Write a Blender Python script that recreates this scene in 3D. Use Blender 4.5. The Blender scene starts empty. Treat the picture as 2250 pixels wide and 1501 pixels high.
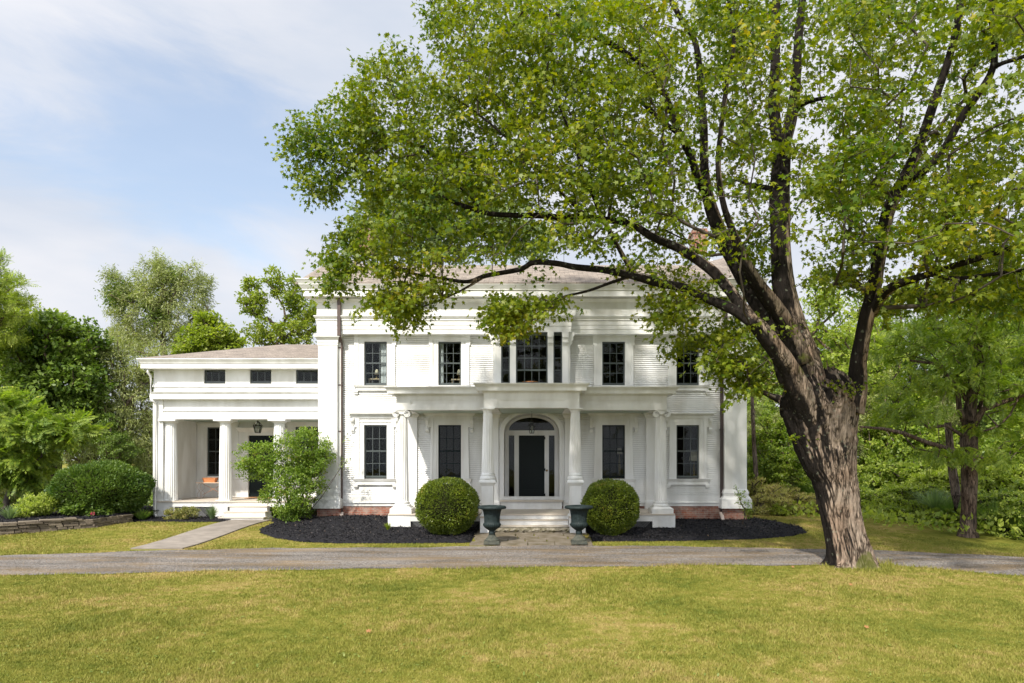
import bpy, math, random
import numpy as np
from mathutils import Vector, Matrix, noise
R = math.radians
scene = bpy.context.scene
col = scene.collection

# ---------------------------------------------------------------- camera
F, HX, HY, CZ = 1500.0, 1170.0, 1005.0, 2.5      # focal length in photo pixels, vanishing point, eye height
cam_d = bpy.data.cameras.new('camera'); cam = bpy.data.objects.new('camera', cam_d); col.objects.link(cam)
cam_d.sensor_width = 36; cam_d.lens = 24.0
cam_d.shift_x = (1125 - HX) / 2250; cam_d.shift_y = (HY - 750.5) / 2250
cam_d.clip_start = 0.1; cam_d.clip_end = 2000
cam.location = (0, 0, CZ); cam.rotation_euler = (R(90), 0, 0)
scene.camera = cam

# ---------------------------------------------------------------- light
SUN_A, SUN_E = 23.0, 46.0          # azimuth left of the view axis (behind the camera), elevation
sdir = Vector((-math.sin(R(SUN_A)) * math.cos(R(SUN_E)), -math.cos(R(SUN_A)) * math.cos(R(SUN_E)), math.sin(R(SUN_E))))
sun_d = bpy.data.lights.new('sun', 'SUN'); sun_d.energy = 3.9; sun_d.angle = R(1.6); sun_d.color = (1.0, 0.94, 0.84)
sun = bpy.data.objects.new('sun', sun_d); col.objects.link(sun)
sun.rotation_euler = sdir.to_track_quat('Z', 'Y').to_euler(); sun.location = (-20, -20, 30)

world = bpy.data.worlds.new('World'); scene.world = world; world.use_nodes = True
nt = world.node_tree; nt.nodes.clear()
def N(t, typ, **kw):
    n = t.nodes.new(typ)
    for k, v in kw.items():
        if k in n.inputs.keys() if isinstance(k, str) else False: n.inputs[k].default_value = v
        else: setattr(n, k, v)
    return n
out = N(nt, 'ShaderNodeOutputWorld')
sky = N(nt, 'ShaderNodeTexSky'); sky.sky_type = 'NISHITA'; sky.sun_disc = False
sky.sun_elevation = R(SUN_E); sky.sun_rotation = R(180 + SUN_A); sky.air_density = 1.2; sky.dust_density = 1.5
bg1 = N(nt, 'ShaderNodeBackground'); bg1.inputs[1].default_value = 0.15
nt.links.new(sky.outputs[0], bg1.inputs[0])
bg2 = N(nt, 'ShaderNodeBackground'); bg2.inputs[1].default_value = 1.0
tc = N(nt, 'ShaderNodeTexCoord')
mp = N(nt, 'ShaderNodeMapping'); mp.inputs['Scale'].default_value = (1.0, 1.0, 3.4); mp.inputs['Rotation'].default_value = (0, R(12), 0)
nt.links.new(tc.outputs['Generated'], mp.inputs[0])
n1 = N(nt, 'ShaderNodeTexNoise'); n1.inputs['Scale'].default_value = 2.5; n1.inputs['Detail'].default_value = 9; n1.inputs['Roughness'].default_value = 0.62
n1.inputs['Distortion'].default_value = 0.7
nt.links.new(mp.outputs[0], n1.inputs[0])
# a blue opening in the cloud deck to the left, wisps over it
geo_dot = N(nt, 'ShaderNodeVectorMath', operation='DISTANCE')
mp2 = N(nt, 'ShaderNodeMapping'); mp2.inputs['Scale'].default_value = (1, 1, 2.4)
nt.links.new(tc.outputs['Generated'], mp2.inputs[0])
nt.links.new(mp2.outputs[0], geo_dot.inputs[0])
gd = Vector((-0.50, 1.0, 0.42)).normalized()
geo_dot.inputs[1].default_value = (gd.x, gd.y, gd.z * 2.4)
mr = N(nt, 'ShaderNodeMapRange'); mr.inputs[1].default_value = 0.05; mr.inputs[2].default_value = 0.46; mr.inputs[3].default_value = -0.30; mr.inputs[4].default_value = 0.22
nt.links.new(geo_dot.outputs['Value'], mr.inputs[0])
ad = N(nt, 'ShaderNodeMath', operation='ADD'); nt.links.new(n1.outputs['Fac'], ad.inputs[0]); nt.links.new(mr.outputs[0], ad.inputs[1])
mr2 = N(nt, 'ShaderNodeMapRange'); mr2.interpolation_type = 'SMOOTHSTEP'
mr2.inputs[1].default_value = 0.18; mr2.inputs[2].default_value = 0.56; mr2.inputs[3].default_value = 0.42; mr2.inputs[4].default_value = 0.97
nt.links.new(ad.outputs[0], mr2.inputs[0])
n2 = N(nt, 'ShaderNodeTexNoise'); n2.inputs['Scale'].default_value = 3.0; n2.inputs['Detail'].default_value = 6
nt.links.new(mp.outputs[0], n2.inputs[0])
cr = N(nt, 'ShaderNodeValToRGB'); cr.color_ramp.elements[0].color = (0.42, 0.455, 0.52, 1); cr.color_ramp.elements[0].position = 0.38
cr.color_ramp.elements[1].color = (0.53, 0.535, 0.565, 1); cr.color_ramp.elements[1].position = 0.62
nt.links.new(n2.outputs['Fac'], cr.inputs[0]); nt.links.new(cr.outputs[0], bg2.inputs[0])
# added fill light: thin cloud brightened towards the sun, behind the camera
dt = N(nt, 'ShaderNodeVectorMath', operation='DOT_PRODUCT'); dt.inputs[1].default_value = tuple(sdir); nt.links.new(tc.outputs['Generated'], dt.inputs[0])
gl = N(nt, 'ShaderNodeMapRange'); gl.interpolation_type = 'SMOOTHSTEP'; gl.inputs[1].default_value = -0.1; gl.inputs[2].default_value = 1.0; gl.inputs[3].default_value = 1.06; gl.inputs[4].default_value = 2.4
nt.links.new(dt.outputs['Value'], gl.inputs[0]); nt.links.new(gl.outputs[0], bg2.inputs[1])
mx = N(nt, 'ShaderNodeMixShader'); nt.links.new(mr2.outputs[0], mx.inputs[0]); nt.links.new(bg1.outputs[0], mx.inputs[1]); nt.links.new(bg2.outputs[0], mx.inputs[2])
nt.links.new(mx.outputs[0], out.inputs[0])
vs = scene.view_settings
vs.view_transform = 'Standard'; vs.look = 'None'; vs.exposure = 0.64; vs.gamma = 1.0
scene.cycles.max_bounces = 8; scene.cycles.transparent_max_bounces = 12
scene.cycles.caustics_reflective = False; scene.cycles.caustics_refractive = False

def X(px, Y): return (px - HX) * Y / F
def Z(py, Y): return CZ + (HY - py) * Y / F

# ---------------------------------------------------------------- materials
def mat(name, color, rough=0.6, spec=0.3, var=None, bump=0.0, bscale=20.0, vscale=6.0, metallic=0.0, stretch=None):
    m = bpy.data.materials.new(name); m.use_nodes = True; t = m.node_tree
    p = t.nodes['Principled BSDF']; p.inputs['Roughness'].default_value = rough; p.inputs['Metallic'].default_value = metallic
    p.inputs['Specular IOR Level'].default_value = spec
    p.inputs['Base Color'].default_value = (*color, 1)
    g = N(t, 'ShaderNodeNewGeometry'); src = g.outputs['Position']
    if stretch:
        mpn = N(t, 'ShaderNodeMapping'); mpn.inputs['Scale'].default_value = stretch; t.links.new(src, mpn.inputs[0]); src = mpn.outputs[0]
    if var:
        n = N(t, 'ShaderNodeTexNoise'); n.inputs['Scale'].default_value = vscale; n.inputs['Detail'].default_value = 6; t.links.new(src, n.inputs[0])
        r = N(t, 'ShaderNodeValToRGB'); r.color_ramp.elements[0].position = 0.32; r.color_ramp.elements[1].position = 0.68
        r.color_ramp.elements[0].color = (*color, 1); r.color_ramp.elements[1].color = (*var, 1)
        t.links.new(n.outputs['Fac'], r.inputs[0]); t.links.new(r.outputs[0], p.inputs['Base Color'])
    if bump:
        n = N(t, 'ShaderNodeTexNoise'); n.inputs['Scale'].default_value = bscale; n.inputs['Detail'].default_value = 5; t.links.new(src, n.inputs[0])
        b = N(t, 'ShaderNodeBump'); b.inputs['Strength'].default_value = bump; b.inputs['Distance'].default_value = 0.02
        t.links.new(n.outputs['Fac'], b.inputs['Height']); t.links.new(b.outputs[0], p.inputs['Normal'])
    return m

def paint_mat():
    m = bpy.data.materials.new('white_paint'); m.use_nodes = True; t = m.node_tree; p = t.nodes['Principled BSDF']
    p.inputs['Roughness'].default_value = 0.42; p.inputs['Specular IOR Level'].default_value = 0.35
    g = N(t, 'ShaderNodeNewGeometry'); pos = g.outputs['Position']
    mp = N(t, 'ShaderNodeMapping'); mp.inputs['Scale'].default_value = (1.2, 1.2, 0.35); t.links.new(pos, mp.inputs[0])
    n = N(t, 'ShaderNodeTexNoise'); n.inputs['Scale'].default_value = 1.6; n.inputs['Detail'].default_value = 8; t.links.new(mp.outputs[0], n.inputs[0])
    r = N(t, 'ShaderNodeValToRGB'); r.color_ramp.elements[0].position = 0.35; r.color_ramp.elements[1].position = 0.6
    r.color_ramp.elements[0].color = (0.625, 0.615, 0.58, 1); r.color_ramp.elements[1].color = (0.77, 0.77, 0.755, 1)
    t.links.new(n.outputs['Fac'], r.inputs[0])
    # mildew by the foot of the left downspout, thinning upwards
    sx = N(t, 'ShaderNodeSeparateXYZ'); t.links.new(pos, sx.inputs[0])
    mz = N(t, 'ShaderNodeMapRange'); mz.inputs[1].default_value = 0.6; mz.inputs[2].default_value = 2.4; mz.inputs[3].default_value = 0.62; mz.inputs[4].default_value = 0.0
    t.links.new(sx.outputs[2], mz.inputs[0])
    dx = N(t, 'ShaderNodeMath', operation='ADD'); dx.inputs[1].default_value = 7.0; t.links.new(sx.outputs[0], dx.inputs[0])
    ab = N(t, 'ShaderNodeMath', operation='ABSOLUTE'); t.links.new(dx.outputs[0], ab.inputs[0])
    mxr = N(t, 'ShaderNodeMapRange'); mxr.inputs[1].default_value = 0.3; mxr.inputs[2].default_value = 1.7; mxr.inputs[3].default_value = 1.0; mxr.inputs[4].default_value = 0.12
    t.links.new(ab.outputs[0], mxr.inputs[0])
    nn = N(t, 'ShaderNodeTexNoise'); nn.inputs['Scale'].default_value = 7; nn.inputs['Detail'].default_value = 9; nn.inputs['Roughness'].default_value = 0.7; t.links.new(pos, nn.inputs[0])
    nr = N(t, 'ShaderNodeMapRange'); nr.inputs[1].default_value = 0.46; nr.inputs[2].default_value = 0.66; t.links.new(nn.outputs['Fac'], nr.inputs[0])
    m1 = N(t, 'ShaderNodeMath', operation='MULTIPLY'); t.links.new(mz.outputs[0], m1.inputs[0]); t.links.new(mxr.outputs[0], m1.inputs[1])
    m2 = N(t, 'ShaderNodeMath', operation='MULTIPLY'); t.links.new(m1.outputs[0], m2.inputs[0]); t.links.new(nr.outputs[0], m2.inputs[1])
    mc = N(t, 'ShaderNodeMixRGB'); mc.inputs[2].default_value = (0.16, 0.16, 0.13, 1); t.links.new(m2.outputs[0], mc.inputs[0]); t.links.new(r.outputs[0], mc.inputs[1])
    t.links.new(mc.outputs[0], p.inputs['Base Color'])
    b = N(t, 'ShaderNodeBump'); b.inputs['Strength'].default_value = 0.12; b.inputs['Distance'].default_value = 0.01
    n3 = N(t, 'ShaderNodeTexNoise'); n3.inputs['Scale'].default_value = 9; t.links.new(mp.outputs[0], n3.inputs[0]); t.links.new(n3.outputs['Fac'], b.inputs['Height']); t.links.new(b.outputs[0], p.inputs['Normal'])
    return m

def brick_mat(name='brick', c1=(0.33, 0.10, 0.055), c2=(0.17, 0.065, 0.045), mortar=(0.30, 0.25, 0.20)):
    m = bpy.data.materials.new(name); m.use_nodes = True; t = m.node_tree; p = t.nodes['Principled BSDF']; p.inputs['Roughness'].default_value = 0.9
    g = N(t, 'ShaderNodeNewGeometry'); mp = N(t, 'ShaderNodeMapping'); mp.inputs['Rotation'].default_value = (R(90), 0, 0)
    t.links.new(g.outputs['Position'], mp.inputs[0])
    b = N(t, 'ShaderNodeTexBrick'); b.inputs['Scale'].default_value = 1; b.inputs['Brick Width'].default_value = 0.21; b.inputs['Row Height'].default_value = 0.068; b.inputs['Mortar Size'].default_value = 0.006
    b.inputs['Color1'].default_value = (*c1, 1); b.inputs['Color2'].default_value = (*c2, 1); b.inputs['Mortar'].default_value = (*mortar, 1)
    t.links.new(mp.outputs[0], b.inputs[0])
    n = N(t, 'ShaderNodeTexNoise'); n.inputs['Scale'].default_value = 6; n.inputs['Detail'].default_value = 8; t.links.new(g.outputs['Position'], n.inputs[0])
    r = N(t, 'ShaderNodeMapRange'); r.inputs[1].default_value = 0.4; r.inputs[2].default_value = 0.75; r.inputs[4].default_value = 0.6; t.links.new(n.outputs['Fac'], r.inputs[0])
    mc = N(t, 'ShaderNodeMixRGB'); mc.inputs[2].default_value = (0.42, 0.36, 0.30, 1); t.links.new(r.outputs[0], mc.inputs[0]); t.links.new(b.outputs[0], mc.inputs[1])
    t.links.new(mc.outputs[0], p.inputs['Base Color'])
    bp = N(t, 'ShaderNodeBump'); bp.inputs['Strength'].default_value = 0.6; bp.inputs['Distance'].default_value = 0.012; bp.invert = True
    t.links.new(b.outputs['Fac'], bp.inputs['Height']); t.links.new(bp.outputs[0], p.inputs['Normal'])
    return m

def shingle_mat():
    m = bpy.data.materials.new('roof_shingles'); m.use_nodes = True; t = m.node_tree; p = t.nodes['Principled BSDF']; p.inputs['Roughness'].default_value = 0.95
    p.inputs['Specular IOR Level'].default_value = 0.1
    g = N(t, 'ShaderNodeNewGeometry')
    b = N(t, 'ShaderNodeTexBrick'); b.inputs['Scale'].default_value = 1; b.inputs['Brick Width'].default_value = 0.34; b.inputs['Row Height'].default_value = 0.125; b.inputs['Mortar Size'].default_value = 0.007
    b.inputs['Color1'].default_value = (0.31, 0.265, 0.225, 1); b.inputs['Color2'].default_value = (0.205, 0.175, 0.15, 1); b.inputs['Mortar'].default_value = (0.11, 0.085, 0.07, 1)
    b.inputs['Bias'].default_value = 0.1
    t.links.new(g.outputs['Position'], b.inputs[0])
    n = N(t, 'ShaderNodeTexNoise'); n.inputs['Scale'].default_value = 14; n.inputs['Detail'].default_value = 8; t.links.new(g.outputs['Position'], n.inputs[0])
    mc = N(t, 'ShaderNodeMixRGB', blend_type='OVERLAY'); mc.inputs[0].default_value = 0.6; t.links.new(b.outputs[0], mc.inputs[1]); t.links.new(n.outputs['Fac'], mc.inputs[2])
    t.links.new(mc.outputs[0], p.inputs['Base Color'])
    return m

def glass_mat():
    m = bpy.data.materials.new('window_glass'); m.use_nodes = True; t = m.node_tree; t.nodes.clear()
    o = N(t, 'ShaderNodeOutputMaterial'); mxs = N(t, 'ShaderNodeMixShader'); tr = N(t, 'ShaderNodeBsdfTransparent'); gl = N(t, 'ShaderNodeBsdfGlossy')
    tr.inputs[0].default_value = (0.86, 0.9, 0.88, 1); gl.inputs['Roughness'].default_value = 0.02
    fr = N(t, 'ShaderNodeFresnel'); fr.inputs[0].default_value = 1.24
    g = N(t, 'ShaderNodeNewGeometry'); n = N(t, 'ShaderNodeTexNoise'); n.inputs['Scale'].default_value = 3.0; t.links.new(g.outputs['Position'], n.inputs[0])
    b = N(t, 'ShaderNodeBump'); b.inputs['Strength'].default_value = 0.05; b.inputs['Distance'].default_value = 0.05; t.links.new(n.outputs['Fac'], b.inputs['Height'])
    t.links.new(b.outputs[0], gl.inputs['Normal'])
    t.links.new(fr.outputs[0], mxs.inputs[0]); t.links.new(tr.outputs[0], mxs.inputs[1]); t.links.new(gl.outputs[0], mxs.inputs[2]); t.links.new(mxs.outputs[0], o.inputs[0])
    return m

def leaf_mat(name, ca, cb, cc=None, transl=0.4, tint=(1.5, 1.7, 0.6), rough=0.45, patch=0.35):
    """leaf: two greens picked per leaf, a share of a third colour, light passing through the blade"""
    m = bpy.data.materials.new(name); m.use_nodes = True; t = m.node_tree; p = t.nodes['Principled BSDF']
    o = [n for n in t.nodes if n.type == 'OUTPUT_MATERIAL'][0]
    p.inputs['Roughness'].default_value = rough; p.inputs['Specular IOR Level'].default_value = 0.35
    g = N(t, 'ShaderNodeNewGeometry')
    n = N(t, 'ShaderNodeTexNoise'); n.inputs['Scale'].default_value = patch; n.inputs['Detail'].default_value = 2; t.links.new(g.outputs['Position'], n.inputs[0])
    av = N(t, 'ShaderNodeMath', operation='MULTIPLY_ADD'); av.inputs[1].default_value = 0.65; t.links.new(g.outputs['Random Per Island'], av.inputs[0])
    ns = N(t, 'ShaderNodeMath', operation='MULTIPLY_ADD'); ns.inputs[1].default_value = 1.1; ns.inputs[2].default_value = -0.38; t.links.new(n.outputs['Fac'], ns.inputs[0]); t.links.new(ns.outputs[0], av.inputs[2])
    r = N(t, 'ShaderNodeValToRGB'); r.color_ramp.elements[0].color = (*ca, 1); r.color_ramp.elements[1].color = (*cb, 1)
    r.color_ramp.elements[0].position = 0.1; r.color_ramp.elements[1].position = 0.85
    if cc:
        e = r.color_ramp.elements.new(0.97); e.color = (*cc, 1)
    t.links.new(av.outputs[0], r.inputs[0]); t.links.new(r.outputs[0], p.inputs['Base Color'])
    tr = N(t, 'ShaderNodeBsdfTranslucent'); mt = N(t, 'ShaderNodeMixRGB', blend_type='MULTIPLY'); mt.inputs[0].default_value = 1; mt.inputs[2].default_value = (*tint, 1)
    t.links.new(r.outputs[0], mt.inputs[1]); t.links.new(mt.outputs[0], tr.inputs[0])
    ms = N(t, 'ShaderNodeMixShader'); ms.inputs[0].default_value = transl
    t.links.new(p.outputs[0], ms.inputs[1]); t.links.new(tr.outputs[0], ms.inputs[2]); t.links.new(ms.outputs[0], o.inputs[0])
    return m

def bark_mat(name, light, dark, moss=None, scale=1.0, wet=False, lichen=False):
    m = bpy.data.materials.new(name); m.use_nodes = True; t = m.node_tree; p = t.nodes['Principled BSDF']; p.inputs['Roughness'].default_value = 0.95; p.inputs['Specular IOR Level'].default_value = 0.1
    g = N(t, 'ShaderNodeNewGeometry'); pos = g.outputs['Position']
    mp = N(t, 'ShaderNodeMapping'); mp.inputs['Scale'].default_value = (1, 1, 0.22); t.links.new(pos, mp.inputs[0])
    n0 = N(t, 'ShaderNodeTexNoise'); n0.inputs['Scale'].default_value = 3 * scale; n0.inputs['Detail'].default_value = 3; t.links.new(mp.outputs[0], n0.inputs[0])
    av = N(t, 'ShaderNodeVectorMath', operation='ADD'); sc = N(t, 'ShaderNodeVectorMath', operation='SCALE'); sc.inputs['Scale'].default_value = 0.25
    t.links.new(n0.outputs['Color'], sc.inputs[0]); t.links.new(sc.outputs[0], av.inputs[0]); t.links.new(mp.outputs[0], av.inputs[1])
    mq = N(t, 'ShaderNodeMapping'); mq.inputs['Scale'].default_value = (1, 1, 0.45); t.links.new(av.outputs[0], mq.inputs[0])
    v = N(t, 'ShaderNodeTexVoronoi', feature='DISTANCE_TO_EDGE'); v.inputs['Scale'].default_value = 16 * scale; t.links.new(mq.outputs[0], v.inputs['Vector'])
    n = N(t, 'ShaderNodeTexNoise'); n.inputs['Scale'].default_value = 12 * scale; n.inputs['Detail'].default_value = 12; n.inputs['Roughness'].default_value = 0.72; n.inputs['Distortion'].default_value = 0.6; t.links.new(mq.outputs[0], n.inputs[0])
    n5 = N(t, 'ShaderNodeTexNoise'); n5.inputs['Scale'].default_value = 4 * scale; n5.inputs['Detail'].default_value = 5; t.links.new(pos, n5.inputs[0])
    vr = N(t, 'ShaderNodeMapRange'); vr.inputs[1].default_value = 0.0; vr.inputs[2].default_value = 0.16; vr.inputs[3].default_value = 0.55; t.links.new(v.outputs['Distance'], vr.inputs[0])
    # plates break up where the coarse noise says so
    mk = N(t, 'ShaderNodeMapRange'); mk.inputs[1].default_value = 0.42; mk.inputs[2].default_value = 0.58; t.links.new(n5.outputs['Fac'], mk.inputs[0])
    vm = N(t, 'ShaderNodeMixRGB'); vm.inputs[1].default_value = (0.92, 0.92, 0.92, 1); t.links.new(mk.outputs[0], vm.inputs[0]); t.links.new(vr.outputs[0], vm.inputs[2])
    h = N(t, 'ShaderNodeMath', operation='MULTIPLY'); t.links.new(vm.outputs[0], h.inputs[0]); t.links.new(n.outputs['Fac'], h.inputs[1])
    r = N(t, 'ShaderNodeValToRGB'); r.color_ramp.elements[0].color = (*dark, 1); r.color_ramp.elements[1].color = (*light, 1)
    r.color_ramp.elements[0].position = 0.35; r.color_ramp.elements[1].position = 0.57
    t.links.new(h.outputs[0], r.inputs[0]); c = r.outputs[0]
    nb = N(t, 'ShaderNodeTexNoise'); nb.inputs['Scale'].default_value = 1.7; nb.inputs['Detail'].default_value = 6; t.links.new(pos, nb.inputs[0])
    br = N(t, 'ShaderNodeMapRange'); br.inputs[1].default_value = 0.42; br.inputs[2].default_value = 0.62; br.inputs[4].default_value = 0.55; t.links.new(nb.outputs['Fac'], br.inputs[0])
    mb = N(t, 'ShaderNodeMixRGB', blend_type='MULTIPLY'); mb.inputs[2].default_value = (0.62, 0.50, 0.42, 1); t.links.new(br.outputs[0], mb.inputs[0]); t.links.new(c, mb.inputs[1]); c = mb.outputs[0]
    if wet:   # black rain-streaked bark: the left side and the higher limbs
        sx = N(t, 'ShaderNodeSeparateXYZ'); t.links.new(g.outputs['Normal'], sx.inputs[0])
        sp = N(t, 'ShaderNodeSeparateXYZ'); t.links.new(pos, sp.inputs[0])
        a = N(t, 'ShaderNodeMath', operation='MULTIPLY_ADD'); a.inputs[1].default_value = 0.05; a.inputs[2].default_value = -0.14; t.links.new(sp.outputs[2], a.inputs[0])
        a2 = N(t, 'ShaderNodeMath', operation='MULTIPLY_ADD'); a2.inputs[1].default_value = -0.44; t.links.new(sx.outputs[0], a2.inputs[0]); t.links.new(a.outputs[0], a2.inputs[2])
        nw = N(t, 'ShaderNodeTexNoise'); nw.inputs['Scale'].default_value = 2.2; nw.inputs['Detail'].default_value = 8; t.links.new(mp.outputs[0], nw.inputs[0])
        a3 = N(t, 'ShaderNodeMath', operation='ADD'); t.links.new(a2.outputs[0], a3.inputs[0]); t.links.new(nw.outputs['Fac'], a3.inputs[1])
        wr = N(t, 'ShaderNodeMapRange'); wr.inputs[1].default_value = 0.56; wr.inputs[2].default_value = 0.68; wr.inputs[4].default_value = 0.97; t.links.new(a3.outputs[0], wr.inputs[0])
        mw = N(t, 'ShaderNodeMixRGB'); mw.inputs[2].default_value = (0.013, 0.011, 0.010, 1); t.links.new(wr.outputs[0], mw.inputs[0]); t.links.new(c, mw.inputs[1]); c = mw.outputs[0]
    if lichen:
        nl = N(t, 'ShaderNodeTexVoronoi'); nl.inputs['Scale'].default_value = 7; t.links.new(pos, nl.inputs['Vector'])
        n9 = N(t, 'ShaderNodeTexNoise'); n9.inputs['Scale'].default_value = 14; n9.inputs['Detail'].default_value = 8; t.links.new(pos, n9.inputs[0])
        sb = N(t, 'ShaderNodeMath', operation='SUBTRACT'); t.links.new(n9.outputs['Fac'], sb.inputs[0]); t.links.new(nl.outputs['Distance'], sb.inputs[1])
        lr = N(t, 'ShaderNodeMapRange'); lr.inputs[1].default_value = 0.30; lr.inputs[2].default_value = 0.42; lr.inputs[4].default_value = 0.28; t.links.new(sb.outputs[0], lr.inputs[0])
        ml = N(t, 'ShaderNodeMixRGB'); ml.inputs[2].default_value = (0.26, 0.29, 0.21, 1); t.links.new(lr.outputs[0], ml.inputs[0]); t.links.new(c, ml.inputs[1]); c = ml.outputs[0]
    if moss:
        nm = N(t, 'ShaderNodeTexNoise'); nm.inputs['Scale'].default_value = 3.5; nm.inputs['Detail'].default_value = 7; t.links.new(pos, nm.inputs[0])
        cx, cy, cz, rad = moss
        ds = N(t, 'ShaderNodeVectorMath', operation='DISTANCE'); ds.inputs[1].default_value = (cx, cy, cz); t.links.new(pos, ds.inputs[0])
        dr = N(t, 'ShaderNodeMapRange'); dr.inputs[1].default_value = 0.0; dr.inputs[2].default_value = rad; dr.inputs[3].default_value = 0.35; dr.inputs[4].default_value = -0.35; t.links.new(ds.outputs['Value'], dr.inputs[0])
        ds2 = N(t, 'ShaderNodeVectorMath', operation='DISTANCE'); ds2.inputs[1].default_value = (7.55, 15.4, 0.1); t.links.new(pos, ds2.inputs[0])
        dr2 = N(t, 'ShaderNodeMapRange'); dr2.inputs[1].default_value = 0.0; dr2.inputs[2].default_value = 0.5; dr2.inputs[3].default_value = 0.4; dr2.inputs[4].default_value = -0.35; t.links.new(ds2.outputs['Value'], dr2.inputs[0])
        mxm = N(t, 'ShaderNodeMath', operation='MAXIMUM'); t.links.new(dr.outputs[0], mxm.inputs[0]); t.links.new(dr2.outputs[0], mxm.inputs[1])
        am = N(t, 'ShaderNodeMath', operation='ADD'); t.links.new(nm.outputs['Fac'], am.inputs[0]); t.links.new(mxm.outputs[0], am.inputs[1])
        mr_ = N(t, 'ShaderNodeMapRange'); mr_.inputs[1].default_value = 0.55; mr_.inputs[2].default_value = 0.68; mr_.inputs[4].default_value = 0.8; t.links.new(am.outputs[0], mr_.inputs[0])
        mm = N(t, 'ShaderNodeMixRGB'); mm.inputs[2].default_value = (0.075, 0.085, 0.015, 1); t.links.new(mr_.outputs[0], mm.inputs[0]); t.links.new(c, mm.inputs[1]); c = mm.outputs[0]
    t.links.new(c, p.inputs['Base Color'])
    b = N(t, 'ShaderNodeBump'); b.inputs['Strength'].default_value = 1.0; b.inputs['Distance'].default_value = 0.05 / scale
    t.links.new(h.outputs[0], b.inputs['Height']); t.links.new(b.outputs[0], p.inputs['Normal'])
    return m

WHITE = paint_mat()
CEIL = mat('porch_ceiling_green', (0.42, 0.50, 0.44), 0.5)
DECK = mat('deck_paint', (0.50, 0.43, 0.35), 0.55, var=(0.56, 0.50, 0.42), vscale=3)
SASH = mat('dark_green_sash', (0.06, 0.072, 0.07), 0.35, 0.5)
DOOR = mat('dark_green_door', (0.005, 0.010, 0.010), 0.45, 0.15)
GLASS = glass_mat()
BRICK = brick_mat(); SHINGLE = shingle_mat()
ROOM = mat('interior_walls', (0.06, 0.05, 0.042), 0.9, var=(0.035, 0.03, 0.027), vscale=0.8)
COPPER = mat('brown_downspout', (0.115, 0.075, 0.06), 0.5, 0.4, var=(0.07, 0.05, 0.045), vscale=3)
COPPER_D = mat('dark_brown_downspout', (0.045, 0.03, 0.028), 0.45, 0.4)
URN = mat('verdigris_iron', (0.008, 0.014, 0.014), 0.6, 0.2, var=(0.02, 0.031, 0.031), vscale=9, bump=0.3, bscale=60)
URN_F = mat('worn_iron_foot', (0.045, 0.052, 0.045), 0.8, 0.2, var=(0.09, 0.09, 0.07), vscale=12, bump=0.3, bscale=60)
IRON = mat('dark_iron', (0.02, 0.017, 0.015), 0.5)
LATT = mat('grey_lattice', (0.18, 0.18, 0.18), 0.8)
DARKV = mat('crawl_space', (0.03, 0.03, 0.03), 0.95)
CURT = mat('curtain_cloth', (0.75, 0.73, 0.78), 0.9)
SHADE = mat('lamp_shade_linen', (0.75, 0.62, 0.50), 0.9)
WOODL = mat('pale_wood', (0.62, 0.45, 0.33), 0.6)
TERRA = mat('terracotta', (0.50, 0.19, 0.07), 0.7, var=(0.62, 0.26, 0.11), vscale=20, bump=0.5, bscale=60)
BRASS = mat('tarnished_brass', (0.24, 0.17, 0.08), 0.4, metallic=0.8)
LAMPG = mat('lantern_glass', (0.30, 0.28, 0.25), 0.2)

# ---------------------------------------------------------------- mesh helpers
def link(name, me, m, parent=None):
    o = bpy.data.objects.new(name, me); col.objects.link(o)
    if m is not None: me.materials.append(m)
    if parent is not None: o.parent = parent
    return o
def tag(o, label=None, cat=None, group=None, kind=None):
    if label: o['label'] = label
    if cat: o['category'] = cat
    if group: o['group'] = group
    if kind: o['kind'] = kind
    return o
def empty(name, loc=(0, 0, 0)):
    o = bpy.data.objects.new(name, None); col.objects.link(o); o.location = loc; o.empty_display_size = 0.3
    return o
def np_mesh(name, V, F_, k):
    """V (n,3) float array, F_ (m,k) int array of equal-size faces"""
    me = bpy.data.meshes.new(name)
    me.vertices.add(len(V)); me.vertices.foreach_set('co', np.asarray(V, dtype=np.float32).ravel())
    F_ = np.asarray(F_, dtype=np.int32); m = len(F_)
    me.loops.add(m * k); me.loops.foreach_set('vertex_index', F_.ravel())
    me.polygons.add(m); me.polygons.foreach_set('loop_start', np.arange(m, dtype=np.int32) * k)
    try: me.polygons.foreach_set('loop_total', np.full(m, k, dtype=np.int32))
    except Exception: pass
    me.update(calc_edges=True)
    return me
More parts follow.
